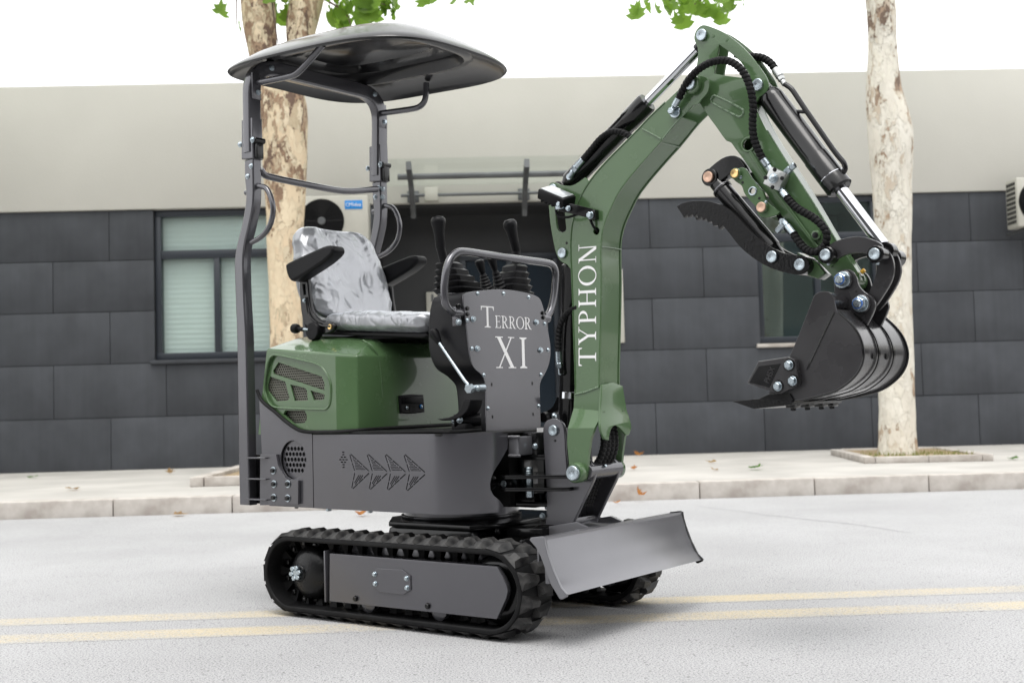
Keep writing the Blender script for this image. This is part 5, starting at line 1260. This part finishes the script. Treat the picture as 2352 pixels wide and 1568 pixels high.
obj('port_boss', join([lathe((1.538, -.027, 1.291), (1.538, -.038, 1.291), [(0, .016), (.009, .016), (.011, .013)], 18)]), 'green', stick); obj('grease_port', lathe((1.538, -.036, 1.291), (1.538, -.041, 1.291), [(0, .010), (.004, .010), (.005, .004)], 12), 'cast', stick)
obj('tip_hub', cyl((1.637, -.046, 1.14), (1.637, .046, 1.14), .03, 24), 'green', stick)
obj('grease_nipple', cyl((1.665, 0, 1.165), (1.678, 0, 1.172), .007, 8), 'yellowpin', stick)
# thumb bracket
TB = [(1.266, 1.51), (1.27, 1.527), (1.289, 1.536), (1.311, 1.533), (1.331, 1.501), (1.356, 1.469), (1.375, 1.442), (1.385, 1.417), (1.429, 1.376), (1.414, 1.366), (1.377, 1.363), (1.354, 1.375), (1.345, 1.403), (1.327, 1.424), (1.307, 1.451), (1.298, 1.477), (1.277, 1.494)]
for s in (-1, 1):
    tb = obj('thumb_bracket', side_plate(catmull(TB, 3, True, 60), min(s*.04, s*.055), max(s*.04, s*.055), holes=[ell(1.338, 1.454, .013, n=16)], bevel=.002), 'green', stick)
    if s < 0:
        obj('bracket_boss', cyl((1.283, -.068, 1.5175), (1.283, -.05, 1.5175), .0185, 20), 'green', tb); obj('bracket_boss', cyl((1.373, -.068, 1.396), (1.373, -.05, 1.396), .0185, 20), 'green', tb)
        pin(tb, (1.283, -.066, 1.5175), MY, .0145, 'brass'); pin(tb, (1.373, -.066, 1.396), MY, .0165, 'copper')
        obj('bush', sweep([(1.338+.0125*math.cos(2*PI*k/16), -.056, 1.454+.0125*math.sin(2*PI*k/16)) for k in range(17)], circ(.003, 8), cap=False), 'zinc', tb)
        for q in ((1.303, 1.487), (1.36, 1.428)): obj('set_hole', cyl((q[0], -.0555, q[1]), (q[0], -.0562, q[1]), .0045, 10, .0002), 'dark', tb)
        bolt(tb, (1.297, -.056, 1.505), MY, .006); bolt(tb, (1.383, -.056, 1.412), MY, .006); bolt(tb, (1.345, -.045, 1.475), (1, 0, 1), .007)
# valve block
va = obj('valve_block', remap(box(-.030, .030, -.036, 0, -.030, .030, .003), lambda c: Vector((1.425+c.x*.86+c.z*.5*1.0, -.04+c.y, 1.48-c.x*.5+c.z*.86))), 'alu', ex)
obj('valve_cap', lathe((1.423, -.076, 1.48), (1.423, -.096, 1.48), [(0, .016), (.004, .016), (.005, .011), (.014, .011), (.016, .009), (.017, .004)], 18), 'zinc', va)
for q in ((1.395, 1.487), (1.428, 1.508), (1.452, 1.477), (1.418, 1.453)): obj('socket_screw', lathe((q[0], -.075, q[1]), (q[0], -.079, q[1]), [(0, .0065), (.003, .0065), (.0032, .003)], 12), 'cast', va)
obj('valve_port', join([cyl((1.455, -.055, 1.495), (1.474, -.058, 1.508), .012, 6), cyl((1.474, -.058, 1.508), (1.49, -.06, 1.517), .010, 6)]), 'zinc', va)
hb = obj('hose', hose([(1.095, -.088, 1.794), (1.107, -.09, 1.811), (1.137, -.095, 1.845), (1.178, -.10, 1.872), (1.228, -.10, 1.887), (1.282, -.098, 1.883), (1.324, -.095, 1.855), (1.349, -.09, 1.814), (1.363, -.088, 1.764), (1.366, -.085, 1.715), (1.359, -.08, 1.668), (1.359, -.075, 1.621), (1.371, -.068, 1.576), (1.382, -.062, 1.55)], .0125), 'rubber', ex)
obj('hose_fitting', join([cyl((1.381, -.062, 1.551), (1.396, -.058, 1.527), .0125, 12), cyl((1.396, -.058, 1.527), (1.408, -.056, 1.508), .010, 6), cyl((1.408, -.056, 1.508), (1.415, -.055, 1.498), .011, 12)]), 'zinc', hb)
obj('hose_elbow', join([cyl((1.096, -.088, 1.796), (1.074, -.084, 1.772), .0115, 12), cyl((1.074, -.084, 1.772), (1.064, -.082, 1.762), .009, 10), cyl((1.066, -.066, 1.757), (1.066, -.098, 1.757), .012, 6), cyl((1.068, -.066, 1.757), (1.068, -.074, 1.757), .021, 16)]), 'zinc', hb)
h2 = obj('hose', hose([(1.458, -.062, 1.418), (1.483, -.068, 1.39), (1.504, -.073, 1.372), (1.549, -.075, 1.342), (1.577, -.075, 1.315), (1.591, -.072, 1.286), (1.583, -.068, 1.256), (1.561, -.066, 1.238), (1.536, -.064, 1.237), (1.511, -.06, 1.251), (1.487, -.055, 1.278), (1.471, -.05, 1.302)], .0125), 'rubber', ex)
obj('hose_fitting', join([cyl((1.46, -.062, 1.416), (1.443, -.058, 1.437), .0125, 12), cyl((1.443, -.058, 1.437), (1.435, -.056, 1.450), .011, 6), cyl((1.435, -.056, 1.45), (1.427, -.055, 1.462), .009, 10)]), 'zinc', h2)
obj('hose_fitting', join([cyl((1.472, -.05, 1.30), (1.448, -.045, 1.33), .012, 12), cyl((1.448, -.045, 1.33), (1.437, -.042, 1.345), .0095, 10), cyl((1.433, -.05, 1.345), (1.433, -.03, 1.345), .013, 6), cyl((1.437, -.042, 1.34), (1.405, -.03, 1.318), .011, 6)]), 'zinc', h2)
obj('hose', hose([(1.41, -.02, 1.37), (1.425, -.025, 1.345), (1.445, -.02, 1.315), (1.475, -.01, 1.30), (1.505, 0, 1.305)], .0095), 'rubber', h2)
h3 = obj('hose', hose([(1.26, .01, 1.93), (1.32, .015, 1.912), (1.355, .015, 1.90), (1.385, .012, 1.876), (1.402, .01, 1.85)], .0125), 'rubber', ex)
obj('hose_fitting', join([cyl((1.401, .01, 1.852), (1.42, .005, 1.822), .0135, 12), cyl((1.42, .005, 1.822), (1.428, .002, 1.808), .012, 6), cyl((1.428, .002, 1.808), (1.437, 0, 1.792), .009, 10)]), 'alu', h3)

# ------------------------------------------------------------------ bucket cylinder
p0, p1 = Vector((1.362, 1.799)), Vector((1.75, 1.222)); du = (p1-p0).normalized(); LL = (p1-p0).length
bcy = axis_cyl('bucket_cylinder', p0, p1, [(0, .024), (.025, .027), (.04, .039), (.06, .041), (.31, .041), (.312, .0425), (.44, .0425), (.446, .036)], ex)
ra, rb = p0+du*.44, p0+du*(LL-.02)
obj('rod', cyl((ra.x, 0, ra.y), (rb.x, 0, rb.y), .0205, 24), 'chrome', bcy)
obj('rod_eye', cyl((p1.x, -.02, p1.y), (p1.x, .02, p1.y), .028, 22), 'black', bcy)
obj('gland_ring', cyl(((p0+du*.395).x, 0, (p0+du*.395).y), ((p0+du*.398).x, 0, (p0+du*.398).y), .0432, 32, .0005), 'chrome', bcy)
for k in range(4):
    an = PI/2*k+.6; a_, b_ = frame_of((du.x, 0, du.y)); q = Vector((p0.x, 0, p0.y))+Vector((du.x, 0, du.y))*.4462+(a_*math.cos(an)+b_*math.sin(an))*.029
    obj('spanner_hole', cyl(q, q+Vector((du.x, 0, du.y))*.0006, .004, 8, .0001), 'dark', bcy)
obj('feed_pipe', tube([(1.437, 0, 1.795), (1.462, -.004, 1.775), (1.50, -.005, 1.71), (1.60, -.005, 1.547), (1.629, -.005, 1.508), (1.632, -.005, 1.488), (1.60, 0, 1.462)], .0085, 12, fil=.03), 'black', bcy)
obj('pipe_clip', cyl((1.47, 0, 1.70), (1.513, -.004, 1.69), .006, 10), 'black', bcy)

# ------------------------------------------------------------------ thumb
TH = [(1.052, 1.44), (1.077, 1.449), (1.117, 1.451), (1.17, 1.443), (1.212, 1.428), (1.249, 1.406), (1.285, 1.37), (1.32, 1.329), (1.355, 1.296), (1.394, 1.267), (1.437, 1.244), (1.485, 1.232), (1.51, 1.223), (1.519, 1.206), (1.517, 1.19), (1.504, 1.176), (1.486, 1.171), (1.448, 1.179), (1.404, 1.195), (1.361, 1.217), (1.321, 1.246), (1.281, 1.283), (1.25, 1.324), (1.224, 1.357)]
TT = [(1.209, 1.346), (1.205, 1.359), (1.188, 1.359), (1.184, 1.374), (1.169, 1.373), (1.163, 1.389), (1.151, 1.382), (1.146, 1.397), (1.134, 1.388), (1.13, 1.408), (1.117, 1.397), (1.111, 1.41), (1.095, 1.399), (1.092, 1.413), (1.078, 1.4), (1.069, 1.416)]
THo = [tuple(p) for p in catmull(TH, 3, False, 60)]+TT
th_parts = []
for s in (-1, 1): th_parts.append(side_plate(THo, min(s*.030, s*.054), max(s*.030, s*.054), bevel=.0008))
th_parts.append(side_plate([(1.10, 1.425), (1.17, 1.415), (1.22, 1.385), (1.215, 1.40), (1.17, 1.428), (1.1, 1.438)], -.031, .031, bevel=.001))
th = obj('thumb', join(th_parts), 'cast', ex)
pin(th, (1.398, -.055, 1.2355), MY, .0185); pin(th, (1.492, -.055, 1.2015), MY, .0185)
obj('thumb_hub', cyl((1.495, -.062, 1.2), (1.495, .062, 1.2), .03, 24), 'black', th)
obj('thumb_mount', join([side_plate([(1.47, 1.245), (1.53, 1.21), (1.56, 1.17), (1.535, 1.155), (1.50, 1.17), (1.475, 1.2)], -.028, .028, bevel=.002)]), 'green', stick)
tc_ = axis_cyl('thumb_cylinder', (1.165, 1.5275), (1.398, 1.2355), [(0, .02), (.015, .026), (.05, .027), (.052, .034), (.058, .034), (.062, .0305), (.33, .0305), (.335, .026), (.372, .022)], ex)
obj('cylinder_eye', cyl((1.165, -.028, 1.5275), (1.165, .028, 1.5275), .029, 22), 'black', tc_); pin(tc_, (1.165, -.029, 1.5275), MY, .0185, 'copper')
TA = [(1.138, 1.527), (1.152, 1.552), (1.21, 1.585), (1.255, 1.588), (1.282, 1.567), (1.30, 1.53), (1.29, 1.50), (1.268, 1.505), (1.25, 1.535), (1.205, 1.512), (1.18, 1.502), (1.15, 1.505)]
obj('cylinder_link', side_plate(catmull(TA, 3, True, 70), -.020, .020, bevel=.003), 'black', tc_)
obj('weld_bead', lathe((1.195, 0, 1.491), (1.199, 0, 1.486), [(0, .03), (.002, .0345), (.006, .0345), (.008, .031)], 26), 'weldg', tc_)

# ------------------------------------------------------------------ bucket linkage
L1 = [(1.566, 1.22), (1.569, 1.236), (1.59, 1.25), (1.624, 1.264), (1.669, 1.269), (1.701, 1.266), (1.732, 1.254), (1.759, 1.236), (1.764, 1.209), (1.749, 1.19), (1.73, 1.198), (1.714, 1.212), (1.683, 1.22), (1.642, 1.216), (1.605, 1.203), (1.58, 1.203)]
for s in (-1, 1):
    lk = obj('side_link', side_plate(catmull(L1, 3, True, 70), min(s*.05, s*.066), max(s*.05, s*.066), bevel=.0015), 'bucket', ex)
    for q in ((1.594, 1.2195), (1.7485, 1.2065)):
        obj('link_boss', cyl((q[0], s*.045, q[1]), (q[0], s*.092, q[1]), .0265, 24, .003), 'black', lk)
        pin(lk, (q[0], s*.091, q[1]), (0, s, 0), .0175); bolt(lk, (q[0]+.002, s*.08, q[1]-.026), (0, 0, -1), .006)
L2 = [(1.719, 1.225), (1.735, 1.237), (1.76, 1.228), (1.776, 1.202), (1.782, 1.167), (1.774, 1.133), (1.752, 1.097), (1.714, 1.05), (1.69, 1.045), (1.675, 1.06), (1.692, 1.086), (1.713, 1.123), (1.725, 1.157), (1.726, 1.184), (1.715, 1.205)]
for s in (-1, 1): obj('bucket_link', side_plate(catmull(L2, 3, True, 70), min(s*.021, s*.033), max(s*.021, s*.033), bevel=.0015), 'bucket', ex)

# ------------------------------------------------------------------ bucket
BK = [(1.58, 1.073), (1.589, 1.091), (1.61, 1.101), (1.634, 1.099), (1.649, 1.083), (1.654, 1.059), (1.661, 1.036), (1.69, 1.008), (1.712, .98), (1.726, .95), (1.732, .916), (1.727, .886), (1.714, .861), (1.694, .839), (1.665, .818), (1.633, .803), (1.576, .79), (1.509, .779), (1.428, .783), (1.428, .805), (1.503, .915)]
BKs = [tuple(p) for p in catmull(BK, 3, True, 60)]
shell = [(1.652, 1.045), (1.661, 1.036), (1.69, 1.008), (1.712, .98), (1.726, .95), (1.732, .916), (1.727, .886), (1.714, .861), (1.694, .839), (1.665, .818), (1.633, .803), (1.576, .79), (1.509, .779), (1.43, .783)]
parts = [side_plate(BKs, -.1755, -.1675, bevel=.0015), side_plate(BKs, .1675, .1755, bevel=.0015), strip([(x-.002, z+.002) for x, z in shell], -.168, .168, .008, -1)]
bk = obj('bucket', join(parts), 'bucket', ex)
# two wear straps round the back
for y in (-.058, .058):
    obj('wear_strap', strip([(x+.0015, z-.001) for x, z in shell[1:]], y-.0055, y+.0055, .004, 1), 'black', bk)
for y in (-.173, .173): obj('rim', sweep([(x+.003, y, z-.001) for x, z in catmull(shell[1:], 3, False, 170)], circ(.004, 8)), 'black', bk)
for y in (-.09, .012): obj('drain_hole', cyl((1.7305, y, .905), (1.7335, y, .904), .010, 14, .0005), 'dark', bk)
obj('cross_tube', cyl((1.618, -.168, 1.07), (1.618, .168, 1.07), .03, 24), 'bucket', bk)
obj('side_crease', sweep([(1.651, -.1755, 1.037), (1.557, -.1755, .871)], circ(.0028, 6)), 'black', bk)
BE = [(1.604, 1.06), (1.602, 1.12), (1.605, 1.146), (1.612, 1.165), (1.633, 1.173), (1.657, 1.169), (1.672, 1.148), (1.679, 1.121), (1.698, 1.098), (1.721, 1.082), (1.729, 1.059), (1.72, 1.033), (1.695, .988), (1.639, 1.03)]
for s in (-1, 1):
    be = obj('bucket_ear', side_plate(catmull(BE, 3, True, 60), min(s*.046, s*.058), max(s*.046, s*.058), bevel=.0015), 'bucket', bk)
    for q in ((1.634, 1.141), (1.688, 1.064)):
        obj('ear_boss', cyl((q[0], s*.058, q[1]), (q[0], s*.068, q[1]), .029, 24, .003), 'bucket', be)
        o = bolt(be, (q[0], s*.068, q[1]), (0, s, 0), .026, 'zinc', 'pin_nut')
        obj('lock_insert', lathe((q[0], s*.088, q[1]), (q[0], s*.0945, q[1]), [(0, .0165), (.004, .0165), (.005, .0155)], 20), 'nyl', be)
        obj('pin_end', lathe((q[0], s*.088, q[1]), (q[0], s*.0985, q[1]), [(0, .0135), (.008, .0135), (.0105, .011)], 20), 'zinc', be)
    for q in ((1.672, 1.103), (1.713, 1.035), (1.701, 1.02)): obj('set_hole', cyl((q[0], s*.058, q[1]), (q[0], s*.0588, q[1]), .004, 8, .0002), 'dark', be)
obj('pin_tube', cyl((1.634, -.046, 1.141), (1.634, .046, 1.141), .022, 20), 'zinc', bk)
# side cutters
CU = [(1.408, .902), (1.508, .911), (1.528, .902), (1.534, .89), (1.54, .837), (1.533, .822), (1.482, .802), (1.466, .802), (1.366, .836)]
for s in (-1, 1):
    ct = obj('side_cutter', side_plate(CU, min(s*.1757, s*.198), max(s*.1757, s*.198), bevel=.003), 'bucket', bk)
    for q in ((1.51, .886), (1.52, .838), (1.471, .823)):
        obj('bolt_recess', lathe((q[0], s*.198, q[1]), (q[0], s*.2, q[1]), [(0, .0195), (.0015, .0195), (.0018, .0165)], 20), 'black', ct)
        bolt(ct, (q[0], s*.198, q[1]), (0, s, 0), .0145)
    obj('cutter_groove', side_plate([(1.41, .887), (1.484, .892), (1.443, .82), (1.375, .838)], min(s*.1975, s*.1986), max(s*.1975, s*.1986), bevel=.0004), 'black', ct)
    if s < 0:
        cu = bpy.data.curves.new('t', 'FONT'); cu.body = 'PHSX'; cu.size = .026; cu.extrude = .0008
        to = bpy.data.objects.new('t', cu); me = bpy.data.meshes.new_from_object(to); bpy.data.objects.remove(to); me.materials.clear()
        an = R(68)
        obj('cast_lettering', remap(me, lambda c: Vector((1.441+c.x*math.cos(an)-c.y*math.sin(an), -.1992-c.z, .832+c.x*math.sin(an)*.8+c.y*math.cos(an)))), 'bucket', ct)
# bolt-on cutting edge
ED = [(1.302, .7815), (1.426, .789), (1.505, .791), (1.509, .774), (1.505, .766), (1.379, .756)]
ce = obj('cutting_edge', side_plate(ED, -.182, .182, bevel=.0012), 'cast', bk)
obj('edge_adapter', side_plate([(1.40, .788), (1.43, .80), (1.5, .80), (1.512, .782), (1.5, .776)], -.183, .183, bevel=.001), 'black', ce)
for y in (-.13, -.03, .07, .15): obj('edge_bolt', join([box(1.47, 1.50, y-.02, y+.02, .756, .772, .002)]), 'black', ce); bolt(ce, (1.485, y, .757), (0, 0, -1), .011, 'black')

# ------------------------------------------------------------------ work lamp on the boom
_a = Vector((.90, 0, -.43)).normalized(); _n = Vector((.36, -.30, .86)); _n = (_n-_a*_n.dot(_a)).normalized(); _b = _n.cross(_a)
def lampf(c): return Vector((.596, -.115, 1.533))+(_a*c.x+_b*c.y+_n*c.z)*.86
wl = obj('work_lamp', remap(box(-.072, .072, -.042, .042, -.034, .012, .008), lampf), 'plastic', ex)
obj('lens', remap(box(-.063, .063, -.035, .035, .0115, .0165, .003), lampf), 'lens', wl)
for k in range(6): obj('heat_fin', remap(box(-.055+.02*k, -.045+.02*k, -.035, .035, -.042, -.033, .001), lampf), 'plastic', wl)
obj('lamp_bracket', join([sweep(fillet([(.615, -.125, 1.487), (.65, -.12, 1.478), (.70, -.115, 1.462), (.726, -.085, 1.452)], .02), rrect(.034, .006, .001), ref=(0, 1, 0)), box(.713, .742, -.09, -.066, 1.43, 1.465, .002)]), 'black', wl)
obj('bracket_clamp', box(.605, .64, -.14, -.105, 1.475, 1.505, .003), 'zinc', wl)
bolt(wl, (.722, -.09, 1.447), (0, -1, 0), .014); bolt(wl, (.625, -.141, 1.492), (0, -1, 0), .011); bolt(wl, (.655, -.128, 1.475), (0, -1, 0), .010)
obj('cable', tube([(.598, -.11, 1.505), (.588, -.112, 1.48), (.60, -.112, 1.455), (.64, -.11, 1.448), (.69, -.10, 1.455), (.712, -.085, 1.44), (.722, -.075, 1.41), (.727, -.055, 1.392)], .0045, 8, sm=5), 'rubber', wl)
